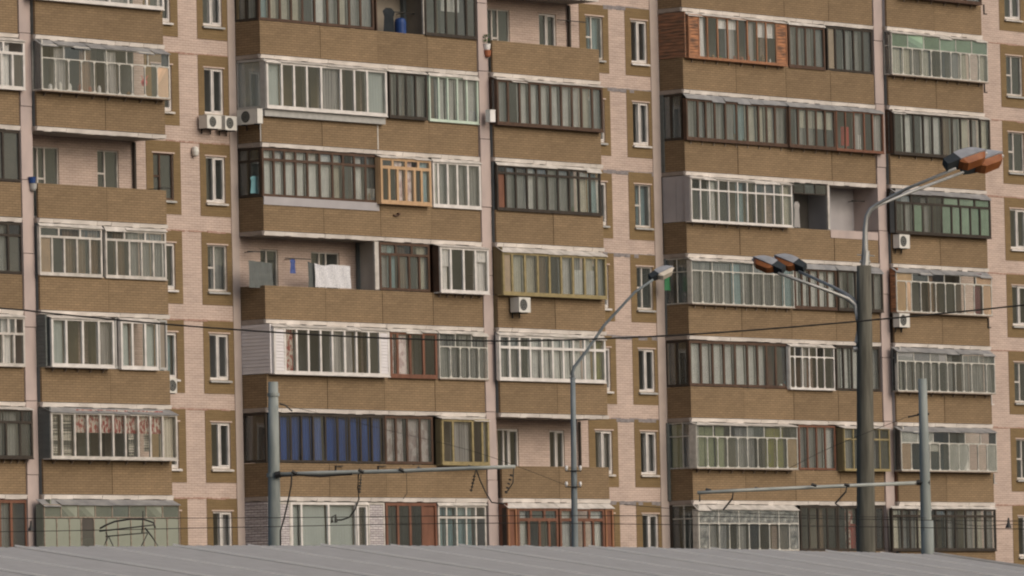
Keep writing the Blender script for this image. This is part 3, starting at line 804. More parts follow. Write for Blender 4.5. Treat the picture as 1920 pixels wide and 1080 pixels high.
S('B', 4, [824, 845, 863, 880, 898, 915], 'ggggg', 'steel_paint', .08, .3, 3)
SIDE('B', 5, 'glass', 1, 'R', 'dark_wood')
S('B', 5, [523, 546, 566, 588, 611, 634, 656, 677, 698, 721], 'bbbbbbbbb', 'dark_wood', 0, gm='glass')
S('B', 5, [722, 743, 764, 788, 812], 'pppp', 'brown_wood', 0)
S('B', 5, [829, 850, 887, 905, 918], '.g.g', 'olive_paint', .25, ends='olive_panel', gm='glass')
SIDE('B', 6, 'white_brick')
S('B', 6, [505, 546], 'N', 'old_white_paint', .0, nolining=True)
S('B', 6, [546, 566, 617, 670], 'uuu', 'white_paint', 0, gm='glass')
S('B', 6, [670, 690], '.', 'white_paint', .02)
S('B', 6, [691, 722], 'N', 'old_white_paint', .0, nolining=True)
S('B', 6, [724, 747, 770, 793, 820], '...R', 'red_wood', 0)
S('B', 6, [822, 838, 857, 875, 893, 912], 'TTTT.', 'old_white_paint', .02, .27)

# ---- column C
S('C', 1, [932, 953, 975, 994, 1013, 1033, 1053, 1073, 1091, 1111, 1131], 'g.wwwwwwcg', 'brown_wood', .2, brackets=0, ends='glass')
SIDE('C', 1, 'glass', 1, '', 'brown_wood', DC + .12)
S('C', 2, [932, 949, 968, 989, 1007, 1027, 1047, 1068, 1086, 1107, 1127], 'Rggwggg.cT', 'dark_wood', .05, .18)
SIDE('C', 2, 'teal_panel')
S('C', 3, [943, 961, 985, 1009, 1031, 1053, 1075, 1097, 1119, 1138], 'PccB.wgcg', 'olive_paint', .25, hood='old_white_paint', ends='olive_panel')
SIDE('C', 3, 'olive_panel', d1=DC + .2)
S('C', 4, [936, 956, 975, 995, 1017, 1037, 1057, 1076, 1097, 1116, 1136], 'gg.wwwwwwY', 'white_paint', .1, .28)
SIDE('C', 4, 'lilac_panel', d1=DC + .06)
S('C', 6, [953, 970], 'R', 'orange_wood', .22, ends='dark_wood', nolining=True, hood='old_white_paint')
S('C', 6, [971, 992, 1012, 1030, 1047], 'w...', 'red_wood', .22, .28, 3, hood='old_white_paint', ends='dark_wood')
S('C', 6, [1050, 1076], 'w', 'red_wood', .22, .28, 1, hood='old_white_paint')
S('C', 6, [1078, 1096, 1113, 1134], '..w', 'red_wood', .22, .28, 2, hood='old_white_paint')
S('C', 6, [1136, 1151], 'R', 'orange_wood', .22, nolining=True, hood='old_white_paint')
SIDE('C', 6, 'red_wood', d1=DC + .18)

# ---- column E
SIDE('E', 0, 'plank_weathered', d1=DB + .12)
S('E', 0, [1291, 1311, 1327, 1346, 1365, 1384, 1402, 1420, 1437, 1456, 1476], 'Ow..g.g..O', 'orange_wood', .2, brackets=8, ends='plank_weathered', thick=.75, gm='glass')
S('E', 0, [1479, 1495, 1511, 1528, 1547], 'gggg', 'brown_wood', .03)
S('E', 0, [1551, 1567, 1584, 1601, 1618, 1636], 'P.gg.', 'dark_wood', 0)
SIDE('E', 1, 'glass', 2, 'll', 'dark_wood')
S('E', 1, [1287, 1309, 1324, 1341, 1361, 1382, 1402, 1423, 1438, 1454, 1478], 'gggggTcccg', 'brown_wood', .12, hood='hood_metal', brackets=9)
S('E', 1, [1480, 1497, 1514, 1531, 1548, 1567], '.gg..', 'brown_wood', .2, hood='hood_metal', brackets=4)
S('E', 1, [1568, 1586, 1602, 1621, 1637, 1657], '..g.g', 'red_wood', .22, hood='hood_metal', brackets=4, gm='glass', thick=.6)
SIDE('E', 2, 'lilac_panel', d1=DB + .2)
S('E', 2, [1296, 1314, 1331, 1348, 1367, 1384, 1402, 1418, 1435, 1452, 1468, 1486], '..w..T....c', 'white_paint', .25, .27, brackets=9, ends='lilac_panel', thick=.65)
SIDE('E', 3, 'glass', 2, '.g', 'steel_paint', DB + .1, tr=.3)
S('E', 3, [1297, 1317, 1338, 1356, 1375, 1394, 1412, 1432, 1451, 1470, 1489], 'ggggTggggT', 'steel_paint', .17, .24, 5, brackets=10, ends='steel_paint')
S('E', 3, [1490, 1504, 1519, 1535, 1552, 1570], 'wwwww', 'brown_wood', .1, hood='hood_metal')
S('E', 3, [1572, 1590, 1605, 1622, 1638, 1656], 'g.ggg', 'dark_wood', .15, hood='hood_metal')
SIDE('E', 4, 'glass', 2, 'BB', 'dark_wood')
S('E', 4, [1293, 1315, 1337, 1358, 1379, 1402, 1421, 1438, 1455, 1478], 'wwwwwww..', 'brown_wood', 0, thick=1.1)
S('E', 4, [1481, 1491, 1505, 1518, 1532, 1546, 1565], '..g...', 'white_paint', .12, .25, gm='glass', thick=.5, lin=['red_wood', 'brown_wood', 'red_wood'])
S('E', 4, [1568, 1582, 1598, 1615, 1632, 1650], 'gww.g', 'dark_wood', 0)
SIDE('E', 5, 'glass', 2, 'Gg', 'steel_paint', DB + .25, tr=.3, gm='glass')
S('E', 5, [1306, 1327, 1346, 1364, 1384, 1402, 1421, 1439, 1457, 1476, 1496], 'GGG.gg.YYt', 'steel_paint', .28, .28, 6, brackets=9, ends='steel_paint')
S('E', 5, [1498, 1515, 1532, 1548, 1567], 'gggw', 'red_wood', 0, thick=.7)
S('E', 5, [1583, 1601, 1618, 1634, 1650, 1669], 'g..g.', 'olive_paint', .3, .27, ends='olive_panel', thick=.6)
SIDE('E', 6, 'glass', 2, '..', 'steel_paint', DB + .2, tr=.3)
S('E', 6, [1310, 1330, 1349, 1368, 1386, 1405, 1424, 1443, 1461, 1480, 1498], 'fgg.g....f', 'steel_paint', .22, .34, 5, 'fffff', hood='old_white_paint', ends='steel_paint')
S('E', 6, [1501, 1518, 1535, 1552, 1570], '..B.', 'dark_wood', 0)
S('E', 6, [1571, 1590, 1608, 1626, 1642, 1657], '.r.B.', 'dark_wood', 0)

# ---- column D
S('D', -1, [1690, 1730, 1770, 1810, 1840], 'gg.g', 'brown_wood', .25, brackets=6)
S('D', 0, [1672, 1693, 1711, 1729, 1746, 1764, 1783, 1801, 1818, 1836, 1852], 'ccgc..gc.c', 'steel_paint', .22, .34, 6, 'mmmmmm', brackets=9, ends='glass')
SIDE('D', 0, 'glass', 1, 'B', 'steel_paint', DC + .16, tr=.34)
S('D', 1, [1676, 1696, 1714, 1732, 1749, 1767, 1786, 1802, 1822, 1839, 1857], '.w.wwBgcgc', 'dark_wood', .18, brackets=6, ends='dark_wood')
SIDE('D', 1, 'glass', 1, 'c', 'brown_wood', DC + .12)
S('D', 2, [1679, 1696, 1713, 1731, 1748, 1766, 1785, 1802, 1820, 1838, 1858], '.gmg.mmmmm', 'dark_wood', .22, .24, 6, '...mmm', hood='hood_metal', ends='teal_panel')
SIDE('D', 2, 'glass', 1, 'm', 'dark_wood', DC + .16)
S('D', 3, [1681, 1700, 1709, 1727, 1745, 1755, 1773, 1791, 1809, 1827, 1843, 1860], 'tP..B.....P', 'steel_paint', .22, .22, 6, 't....P', hood='hood_metal', ends='plank_orange', gm='glass')
SIDE('D', 3, 'plank_orange', d1=DC + .18)
S('D', 4, [1683, 1699, 1716, 1731, 1746, 1761, 1777, 1792, 1807, 1822, 1850, 1866], 'ggggg.g.ggg', 'steel_paint', .25, .24, 6, 'lll...', hood='hood_metal', brackets=9, ends='glass')
SIDE('D', 4, 'glass', 1, '', 'steel_paint', DC + .2, tr=.24)
S('D', 5, [1690, 1709, 1727, 1744, 1762, 1780, 1798, 1817, 1834, 1851, 1869], 'P....VV..V', 'steel_paint', .3, .30, 6, 'VV....', hood='hood_metal', ends='glass', lin=['blue_grey_board', 'teal_panel', 'blue_grey_board'])
SIDE('D', 5, 'glass', 1, 'B', 'steel_paint', DC + .24)
S('D', 6, [1673, 1692, 1707, 1721, 1740, 1756, 1776, 1792, 1812, 1831, 1849, 1868], 'cggcg.g.gcg', 'dark_wood', .08, .18)
for kk in (-1,):
    S('E', kk, [1283, 1320, 1360, 1400, 1440, 1480, 1520, 1560, 1600, 1632], 'g.gg.g.gg', 'brown_wood', 0)

# ---- panes: the 300 largest are parts of their own, the rest one joined part
pane_list.sort(key=lambda p: -p[0])
NP = 300 - sum(0 for _ in open_windows)
rest = {}
for i, (ar, q, E_, mt) in enumerate(pane_list):
    if i < NP: build('pane', q, mt, E_)
    else:
        r_ = rest.setdefault(mt, MB()); off = len(r_.v); r_.v += q.v; r_.f += [tuple(x + off for x in f) for f in q.f]
allr = MB(); mats = list(rest)
for mi, mt in enumerate(mats):
    r_ = rest[mt]; off = len(allr.v); allr.v += r_.v; allr.f += [tuple(x + off for x in f) for f in r_.f]; allr.m += [mi] * len(r_.f)
if allr.v: tag(build('small_pane', allr, mats, building), kind='stuff')

# ---- curtains
ROW = {-1: 'above the top edge', 0: 'top row', 1: 'second row', 2: 'third row', 3: 'fourth row', 4: 'fifth row', 5: 'sixth row', 6: 'bottom row'}
BNAME = {'O': 'left edge', 'A': 'left column', 'B': 'wide middle-left column', 'C': 'narrow middle column', 'E': 'wide right column', 'D': 'narrow right column'}
POSW = ['first', 'second', 'third', 'fourth', 'fifth', 'sixth', 'seventh']
byb = {}
for r_ in curtain_runs: byb.setdefault((r_[0], r_[1], r_[2]), []).append(r_)
for key, runs in byb.items():
    runs.sort(key=lambda r: r[3])
    for i, (bn, k, ch, u0, u1, d, z0, z1, fn, a, b, n, us, xs) in enumerate(runs):
        mat, cname = CODE[ch]
        lean = random.uniform(-.03, .03)
        if ch == 'h': z0 = z1 - .55 * (z1 - z0)
        mb = MB()
        # one drop of cloth per light, hanging a little apart, in one run
        for j in range(len(us) - 1):
            g0 = random.uniform(.02, .05); g1 = random.uniform(.02, .05)
            s_ = wave_sheet(us[j] + g0, us[j + 1] - g1, d + random.uniform(-.01, .02), z0 + random.uniform(0, .04), z1 - random.uniform(0, .03), .018 if ch not in 'uG' else .003, .13, random.uniform(-.05, .03))
            off = len(mb.v); mb.v += s_.v; mb.f += [tuple(x + off for x in f) for f in s_.f]; mb.m += s_.m
        if len(runs) == 1: pos = ''
        else: pos = POSW[i] + ' ' if i < len(runs) - 1 or len(runs) > 7 else 'last '
        lbl = f"{pos}{cname} curtain behind {fn} frames, {BNAME[bn]}, {ROW[k]}"
        if lbl in used_labels: lbl = lbl + ', further right'
        tag(build('curtain', mb, mat), uniq(lbl[0].lower() + lbl[1:]), 'curtain', 'curtains behind the balcony glazing')

# floral valance of A5 and the like: short curtains hanging from the top
def short_curtain(bn, k, x0, x1, mat, lbl, out, f0, f1, dd=-.13):
    B = BAY[bn]; z = -FH * k; zs = z + PAR + .05; zt = z + FH - SB - .08; d = B['d'] + out + dd; zm = (zs + zt) / 2
    u0, u1 = U(x0, zm, d), U(x1, zm, d)
    mb = wave_sheet(u0, u1, d, zs + (zt - zs) * f0, zs + (zt - zs) * f1, .02, .12)
    tag(build('curtain', mb, mat), uniq(lbl), 'curtain', 'short curtains and cloths behind the balcony glazing')
short_curtain('A', 5, 143, 305, 'curtain_floral', 'short red and cream floral valance in the white framed left balcony, sixth row', .35, .52, 1)
short_curtain('A', 5, 240, 250, 'curtain_striped', 'narrow striped tea towel hanging under the floral valance, between middle lights', .35, .05, .7, -.16)
short_curtain('A', 5, 270, 281, 'curtain_striped', 'narrow striped tea towel hanging under the floral valance, nearer its right end', .35, .15, .7, -.16)
short_curtain('E', 0, 1347, 1380, 'curtain_white', 'short white cloth in upper lights of the orange plank balcony, left pair', .2, .72, .97)
short_curtain('E', 0, 1421, 1455, 'curtain_white', 'short white cloth in upper lights of the orange plank balcony, right pair', .2, .60, .97)
short_curtain('B', 3, 828, 845, 'curtain_white', 'bright blind lowered halfway in the projecting white window box, left light', .3, .55, .97, -.085)
short_curtain('B', 3, 893, 915, 'curtain_white', 'bright blind lowered partway in the projecting white window box, right light', .3, .68, .97, -.085)
short_curtain('C', 3, 1075, 1115, 'curtain_white', 'white half-height cloth in the lower lights of the olive framed balcony', .25, .05, .6, -.085)
short_curtain('E', 1, 1500, 1562, 'curtain_cream', 'pale cloth strips hung high in brown framed section, wide right column, second row', .2, .45, .85)
short_curtain('D', 5, 1744, 1761, 'board_white', 'white card in the upper half of one light, narrow right column, sixth row', .3, .45, .68, -.06)
short_curtain('D', 3, 1826, 1842, 'curtain_wine', 'dark red curtain near the right end, narrow right column, fourth row', .22, 0, 1, -.1)
short_curtain('E', 6, 1595, 1612, 'red_cloth', 'bright red cloth hanging inside the bottom row balcony left of the concrete post', 0, .0, .62, -.15)
short_curtain('E', 1, 1577, 1592, 'red_cloth', 'red garment hanging inside the balcony above the right open balcony', .22, .1, .55, -.15)
short_curtain('E', 1, 1607, 1613, 'white_thing', 'narrow white cloth beside the red garment in the second row balcony', .22, .05, .38, -.15)
short_curtain('B', 0, 826, 861, 'curtain_white', 'small white cloth hanging behind dark lights at the top middle', .03, .55, .85, -.2)
short_curtain('B', 5, 870, 877, 'white_thing', 'thin white cloth hanging in the olive framed box, sixth row', .25, .1, .62, -.2)
short_curtain('B', 2, 683, 706, 'board_white', 'shelf cloth with jars seen in the last light, wide middle-left column, third row', 0, .02, .3, -.2)

# ------------------------------------------------------------------ the open balconies
# B3: posts, side screens, washing
def part(name, mb, mat, bal): return build(name, mb, mat, BAL[bal])
def post(bal, px, d, mat, w_=.09, name='post', z0=0, z1=None):
    bn, k = bal; z = -FH * k; u = U(px, z + 1.8, d); mb = MB()
    mb.box(u - w_ / 2, u + w_ / 2, d - .07, d, z + PAR + .025 if z0 == 0 else z + z0, z + FH - SB - .03); part(name, mb, mat, bal)
post(('B', 3), 707, DB - .01, 'old_white_paint', .2)
post(('B', 0), 795.5, DB - .01, 'old_white_paint', .10)
post(('E', 2), 1554, DB - .01, 'old_white_paint', .10)
post(('C', 0), 1069, .12, 'dark_wood', .09, 'screen_post', z0=.01)
post(('C', 5), 1089, .12, 'dark_wood', .07, 'screen_post', z0=.01)
post(('A', 2), 254, .12, 'dark_wood', .09, 'screen_post', z0=.01)
# partition screens across the balconies (perpendicular to the wall)
def screen(bal, px, mat, w_=.05):
    bn, k = bal; z = -FH * k; B = BAY[bn]; u = U(px, z + 1.8, B['d'] - .1); mb = MB()
    mb.box(u, u + w_, .02, B['d'] - .12, z + .005, z + FH - SB - .01); part('divider', mb, mat, bal)
screen(('B', 3), 712, 'board_white'); screen(('B', 3), 822, 'red_wood'); screen(('B', 0), 796, 'bay_plaster'); screen(('B', 0), 706, 'brown_wood')
screen(('E', 2), 1556, 'lilac_panel'); screen(('E', 2), 1488, 'siding_grey'); screen(('B', 5), 825, 'dark_wood')
# lining of rendered wall at the back of E2 and B0
def back_lining(bal, x0, x1, mat):
    bn, k = bal; z = -FH * k; mb = MB(); mb.box(U(x0, z + 1.8, 0), U(x1, z + 1.8, 0), .004, .02, z + .002, z + FH - SB - .006); part('back_render', mb, mat, bal)
back_lining(('E', 2), 1532, 1625, 'lilac_panel'); back_lining(('E', 2), 1450, 1519, 'room_dark'); back_lining(('B', 0), 680, 780, 'bay_plaster')
q = MB(); zq = -FH * 2; q.box(U(1519, zq + 1.8, 0), U(1529, zq + 1.8, 0), .004, .03, zq + .003, zq + 2.1); part('balcony_door', q, 'room_dark', ('E', 2))
q = MB(); q.box(U(1529, zq + 1.8, 0) + .003, U(1532, zq + 1.8, 0), .004, .08, zq + .003, zq + 2.15); part('door_jamb', q, 'old_white_paint', ('E', 2))
# E2: frame with small upper lights over the dark opening, light strip on the parapet top at right
B = BAY['E']; z = -FH * 2
u0, u1 = U(1488, z + 2.4, DB), U(1551, z + 2.4, DB)
fr = MB(); zt = z + FH - SB - .03
for i in range(4): fr.box(u0 + (u1 - u0 - .05) * i / 3, u0 + (u1 - u0 - .05) * i / 3 + .05, DB - .06, DB - .02, zt - .32, zt)
fr.box(u0, u1, DB - .062, DB - .018, zt - .36, zt - .32); part('upper_frame', fr, 'dark_wood', ('E', 2))
for i in range(3): add_pane(BAL['E', 2], u0 + (u1 - u0 - .05) * i / 3 + .05, u0 + (u1 - u0 - .05) * (i + 1) / 3, DB - .04, zt - .32, zt - .01, 'dim_glass')
for p in pane_list[-3:]: build('pane', p[1], p[3], p[2])
q = MB(); q.box(U(1557, z + 1, DB), BAY['E']['u1'] - .01, DB + .002, DB + .02, z + PAR - .26, z + PAR + .02); part('parapet_cloth', q, 'fin_render', ('E', 2))
q = MB()
for i in range(9):
    uu = u0 + .25 + i * .12; q.box(uu, uu + .014, .25, .265, z + .9, z + 1.9)
q.box(u0 + .2, u0 + 1.35, .24, .27, z + 1.88, z + 1.92); part('grille', q, 'dark_metal', ('E', 2))

def thing(name, mb, mat, label, cat, group=None, org=None, smooth=False):
    return tag(build(name, mb, mat, None, org, smooth), uniq(label), cat, group)

# washing on B3
def hang_cloth(px0, py0, px1, py1, d, sag=.04, amp=.02):
    (u0, za), (u1, zb) = UZ(px0, py0, d), UZ(px1, py1, d); mb = MB(); n, m_ = 16, 6
    grid = []
    for i in range(n + 1):
        t = i / n; u = u0 + (u1 - u0) * t; row = []
        top = za + (UZ(px1, py0 + 6, d)[1] - za) * t - sag * math.sin(math.pi * min(1, t * 2.2)) if t < .45 else za + (UZ(px1, py0 + 6, d)[1] - za) * t
        for j in range(m_ + 1):
            s_ = j / m_; row.append((u, d + amp * math.sin(i * 1.3 + j * .6), zb + (top - zb) * s_))
        grid.append(row)
    for i in range(n):
        for j in range(m_): mb.quad([grid[i][j], grid[i + 1][j], grid[i + 1][j + 1], grid[i][j + 1]])
    return mb
thing('laundry_sheet', hang_cloth(590, 493, 658, 541, DB - .02, .06, .02), 'sheet_print', 'white patterned bed sheet hanging over the parapet of the open middle-left balcony', 'laundry')
thing('laundry_cloth', hang_cloth(577, 490, 591, 541, DB - .1, .0), 'siding_grey', 'dark grey cloth hanging left of the white patterned sheet', 'laundry')
thing('laundry_cloth', hang_cloth(466, 488, 512, 541, DB - .2, .0), 'siding_grey', 'grey cloth draped inside the left corner of the open balcony with the patterned sheet', 'laundry')
def garment(px, py, h, wd, mat, label, d, cat='laundry'):
    u, zz = UZ(px, py, d); mb = MB()
    prof = [(0, .25), (.12, .5), (.3, .38), (.6, .42), (1, .5)]
    rings = [[(u - wd * w_, d - .03, zz - h * t), (u, d + .03, zz - h * t), (u + wd * w_, d - .03, zz - h * t), (u, d - .06, zz - h * t)] for t, w_ in prof]
    for a_, b_ in zip(rings, rings[1:]):
        for j in range(4): mb.quad([a_[j], a_[(j + 1) % 4], b_[(j + 1) % 4], b_[j]])
    mb.quad(rings[0]); mb.quad(rings[-1][::-1])
    return thing('garment', mb, mat, label, cat)
garment(550, 486, .45, .28, 'blue_cloth', 'small blue garment hanging from a rod in the open middle-left balcony', .75)
garment(1495, 378, .9, .34, 'curtain_grey', 'grey garment hanging in the dark open balcony at right', .85)
mb = MB()
for px in (264, 277):
    (ua, za), (ub, zb) = UZ(px, 141, DC + .18), UZ(px + (5 if px < 270 else -5), 158, DC + .18)
    c0 = (ua, DC + .20, za); rim = [(ub + .11 * math.cos(t * .785) , DC + .18, zb + .05 + .11 * math.sin(t * .785)) for t in range(8)]; nose = (ub, DC + .235, zb + .05)
    for t in range(8): mb.quad([rim[t], rim[(t + 1) % 8], nose])
    mb.quad([(ua - .012, DC + .2, za), (ua + .012, DC + .2, za), (ub + .03, DC + .185, zb + .13), (ub - .03, DC + .185, zb + .13)])
thing('bra', mb, 'pink_cloth', 'pink bra hanging in the steel framed left balcony, second row', 'laundry')
garment(480, 330, .55, .5, 'teal_cloth', 'turquoise cloth at the left corner light of the wide middle-left balcony', .7)
garment(1252, 517, .5, .35, 'green_plastic', 'green shape behind the corner light beside the small lamp head', .55, 'ornament')
garment(730, 15, .95, .62, 'black_cloth', 'dark coat hanging in the top open balcony beside the blue barrel', .8)
garment(1443, 852, .28, .22, 'blue_cloth', 'small light blue bundle on the sill of the pale green balcony, sixth row', DB + .14)
def lathe(u, d, z, prof, n=14):
    mb = MB(); rings = []
    for r_, h in prof:
        rings.append([(u + r_ * math.cos(2 * math.pi * j / n), d + r_ * math.sin(2 * math.pi * j / n), z + h) for j in range(n)])
    for a_, b_ in zip(rings, rings[1:]):
        for j in range(n): mb.quad([a_[j], a_[(j + 1) % n], b_[(j + 1) % n], b_[j]])
    mb.quad(rings[0][::-1]); mb.quad(rings[-1]); return mb
u, zz = UZ(751, 68, .75)
thing('barrel', lathe(u, .75, zz - .25, [(.17, 0), (.19, .1), (.19, .3), (.20, .32), (.19, .34), (.19, .70), (.17, .80), (.1, .84)]), 'blue_plastic',
      'blue plastic barrel standing in the top open balcony beside a dark coat', 'barrel', smooth=True)
# pots hanging in the gap left of the top narrow balcony and of the third-row left balcony
for px, py, mt, lbl, nm in ((914, 100, 'terracotta', 'small red flower pot hanging in the gap beside the top narrow balcony', 'flower_pot'),
                        (913, 88, 'white_thing', 'white pot hanging above the small red pot beside the top narrow balcony', 'flower_pot'),
                        (62, 350, 'grey_paint', 'pale grey bucket hanging beside the open left balcony', 'bucket'),
                        (60, 338, 'blue_plastic', 'blue round bag hanging above the pale bucket beside the open left balcony', 'bag')):
    u, zz = UZ(px, py, DC - .12)
    thing(nm, lathe(u, DC - .12, zz - .12, [(.07, 0), (.10, .05), (.12, .2), (.13, .22)]), mt, lbl, nm.replace('_', ' '), smooth=True)
u, zz = UZ(911, 74, DC - .12)
mb = MB()
for _ in range(60):
    a_ = random.uniform(0, 6.28); r_ = random.uniform(.02, .12); h = random.uniform(-.12, .16)
    p = Vector((u + r_ * math.cos(a_), DC - .12 + r_ * math.sin(a_), zz + h)); q1 = Vector((random.uniform(-.05, .05), random.uniform(-.05, .05), random.uniform(-.02, .06))); q2 = Vector((random.uniform(-.03, .03), random.uniform(-.03, .03), .03))
    mb.quad([p, p + q1, p + q1 + q2, p + q2])
thing('pot_plant', mb, 'leaf_green', 'small trailing plant above the white pot beside the top narrow balcony', 'plant')

# jars and boxes along window ledges
ORDJ = ['first', 'second', 'third', 'fourth', 'fifth', 'sixth', 'seventh', 'eighth', 'ninth']
def ledge_items(bn, k, x0, x1, out, n, label, d_in=.16):
    B = BAY[bn]; z = -FH * k + PAR + .06; d = B['d'] + out - d_in
    for i in range(n):
        px = x0 + (x1 - x0) * (i + .5) / n; u = U(px, z + .1, d); h = random.uniform(.10, .28); r_ = random.uniform(.04, .08)
        o = build('jar', lathe(u, d, z, [(r_, 0), (r_, h * .7), (r_ * .6, h * .85), (r_ * .6, h)], 8), random.choice(['white_thing', 'cardboard', 'terracotta', 'ac_white', 'teal_cloth', 'leaf_green']), None, None, True)
        tag(o, uniq(ORDJ[i] + ' jar from the left on the sill of ' + label), 'jar', 'jars and pots on the balcony sills')
ledge_items('E', 0, 1330, 1450, .2, 9, 'the orange plank balcony')
ledge_items('A', 1, 85, 250, .3, 9, 'the steel framed left balcony')
ledge_items('E', 1, 1370, 1400, .12, 2, 'the brown framed balcony, second row')
ledge_items('B', 2, 688, 705, 0, 2, 'the light beside the tan window box')
ledge_items('C', 2, 1068, 1080, .05, 1, 'the narrow middle balcony, third row')
ledge_items('E', 4, 1462, 1476, 0, 3, 'the light beside the white grid window')

# odds and ends on parapets and ledges
for px in (632, 712):
    u, zz = UZ(px, 874, DB + .05); mb = MB(); mb.box(u - .06, u + .30, DB + .04, DB + .06, zz - .012, zz + .012); mb.box(u - .07, u - .04, DB + .001, DB + .06, zz - .14, zz + .012)
    part('wall_hook', mb, 'dark_metal', ('B', 5))
u, zz = UZ(742, 404, DB + .04); mb = MB(); mb.box(u - .10, u + .12, DB + .001, DB + .07, zz - .02, zz + .03); mb.box(u + .09, u + .17, DB + .001, DB + .10, zz + .01, zz + .09); part('rusty_fitting', mb, 'brown_wood', ('B', 2))
u0, z1_ = UZ(919, 207, DC + .22); u1, z0_ = UZ(929, 229, DC + .22); mb = MB(); mb.box(u0, u1, DC + .02, DC + .22, z0_, z1_); mb.box(u0 - .01, u1 + .01, DC + .01, DC + .23, z1_, z1_ + .03)
thing('meter_box', mb, 'white_thing', 'small white box beside the narrow middle balcony, second row', 'box')
u0, z1_ = UZ(1276, 851, DB * .75); u1, z0_ = UZ(1292, 871, DB * .75); u0 = BAY['E']['u0'] + .14; u1 = u0 + .35; mb = MB(); mb.box(u0, u1, .40, .80, z0_ - .4, z1_); mb.box(u0 - .01, u1 + .01, .39, .81, z1_, z1_ + .02)
thing('storage_box', mb, 'white_thing', 'white box inside the corner of the pale green balcony', 'box')

# ------------------------------------------------------------------ air conditioners
def ac(px0, py0, px1, py1, d0, label, depth=.30, facing='front', small=False):
    """outdoor unit whose front covers the pixel box"""
    if facing == 'front':
        d1 = d0 + depth
        u0, zt = UZ(px0, py0, d1); u1, zb = UZ(px1, py1, d1)
        root = empty('air_conditioner', ((u0 + u1) / 2, d0, zb))
        W, H = u1 - u0, zt - zb
        def P(a, b, c): return (u0 + W * a, d1 + c, zb + H * b)
    else:
        u_w = BAY['B']['u0'] - .06; depth_u = .28; uf = u_w - depth_u
        # front faces the -u direction: horizontal axis is depth
        def dsolve(px, py):
            lo, hi = -1.0, 3.0
            for _ in range(40):
                mid = (lo + hi) / 2
                if proj(fac(uf, mid, -FH + .6))[0] < px: lo = mid
                else: hi = mid
            return (lo + hi) / 2
        da, db_ = dsolve(px0, py0), dsolve(px1, py1)
        zt = -FH + PAR - .02; H = (py1 - py0) / 58.5; zb = zt - H
        root = empty('air_conditioner', (u_w, (da + db_) / 2, zb)); W = db_ - da
        def P(a, b, c): return (uf - c, da + W * a, zb + H * b)
    def bx(mb, a0, a1, b0, b1, c0, c1):
        mb.hexa([P(a0, b0, c0), P(a0, b0, c1), P(a1, b0, c1), P(a1, b0, c0), P(a0, b1, c0), P(a0, b1, c1), P(a1, b1, c1), P(a1, b1, c0)])
    dep = depth if facing == 'front' else depth_u
    mb = MB(); bx(mb, 0, 1, 0.02, .97, -dep + .03, -.012); bx(mb, -.01, 1.01, .97, 1.0, -dep + .02, .006)
    # front sheet with a round opening
    n = 24; cx, cy, rr = .40, .5, .40
    asp = H / W
    ring = [(cx + rr * asp * math.cos(2 * math.pi * i / n), cy + rr * math.sin(2 * math.pi * i / n)) for i in range(n)]
    outer = []
    for i in range(n):
        a_ = 2 * math.pi * i / n; cxx, cyy = math.cos(a_), math.sin(a_)
        s_ = min((1 - cx) / cxx if cxx > 1e-6 else 9, -cx / cxx if cxx < -1e-6 else 9, (1 - cy) / cyy if cyy > 1e-6 else 9, -cy / cyy if cyy < -1e-6 else 9)
        outer.append((cx + cxx * s_, cy + cyy * s_))
    for i in range(n):
        a_, b_ = ring[i], ring[(i + 1) % n]; c_, e_ = outer[(i + 1) % n], outer[i]
        mb.quad([P(*a_, 0), P(*b_, 0), P(*c_, 0), P(*e_, 0)]); mb.quad([P(*a_, 0), P(*b_, 0), P(*b_, -.01), P(*a_, -.01)])
    for (ca, cb) in ((0, 0), (1, 0), (1, 1), (0, 1)):
        pass
    bx(mb, -.002, .03, 0, 1, -.012, .004); bx(mb, .97, 1.002, 0, 1, -.012, .004); bx(mb, 0.03, .97, 0, .05, -.012, .003); bx(mb, .03, .97, .93, .97, -.012, .003)
    build('casing', mb, 'ac_white', root)
    fan = MB(); fan.quad([P(*p, -.0105) for p in ring]); build('fan_opening', fan, 'ac_dark', root)
    gr = MB()
    for s_ in (.35, .65, .95):
        for i in range(n):
            a_ = (cx + (ring[i][0] - cx) * s_, cy + (ring[i][1] - cy) * s_); b_ = (cx + (ring[(i + 1) % n][0] - cx) * s_, cy + (ring[(i + 1) % n][1] - cy) * s_)
            a2 = (cx + (ring[i][0] - cx) * (s_ - .05), cy + (ring[i][1] - cy) * (s_ - .05)); b2 = (cx + (ring[(i + 1) % n][0] - cx) * (s_ - .05), cy + (ring[(i + 1) % n][1] - cy) * (s_ - .05))
            gr.quad([P(*a_, .002), P(*b_, .002), P(*b2, .002), P(*a2, .002)])
    build('fan_grille', gr, 'grey_paint', root)
    br = MB()
    for a_ in (.2, .8): bx(br, a_ - .02, a_ + .02, -.06, .018, -dep - .02 + .02, -.02); bx(br, a_ - .02, a_ + .02, -.35, -.06, -dep + .002, -dep + .04)
    build('bracket', br, 'dark_metal', root)
    tag(root, uniq(label), 'air conditioner', 'air conditioners on the facade')
    return root
ac(388, 215, 415.5, 242, .05, 'left one of two boxy air conditioners under a window, second row', .38)
ac(422, 217, 444.5, 245, .05, 'right one of two boxy air conditioners under a window, second row', .38)
ac(445, 212, 483, 240, 0, 'wide air conditioner on the balcony side wall, beside the boxy pair', facing='side')
ac(973, 557, 995, 586, DC + .03, 'air conditioner under the olive framed balcony in the narrow middle column', .40)
ac(1686, 439, 1706, 466, DC + .02, 'air conditioner under the green panelled balcony, upper one of the right pair', .30)
ac(1686, 587, 1706, 614, DC + .02, 'air conditioner under the balcony with tan boards, lower one of the right pair', .30)
ac(318, 709, 332, 737, .05, 'small white air conditioner on the wall right of the left balconies', .28)

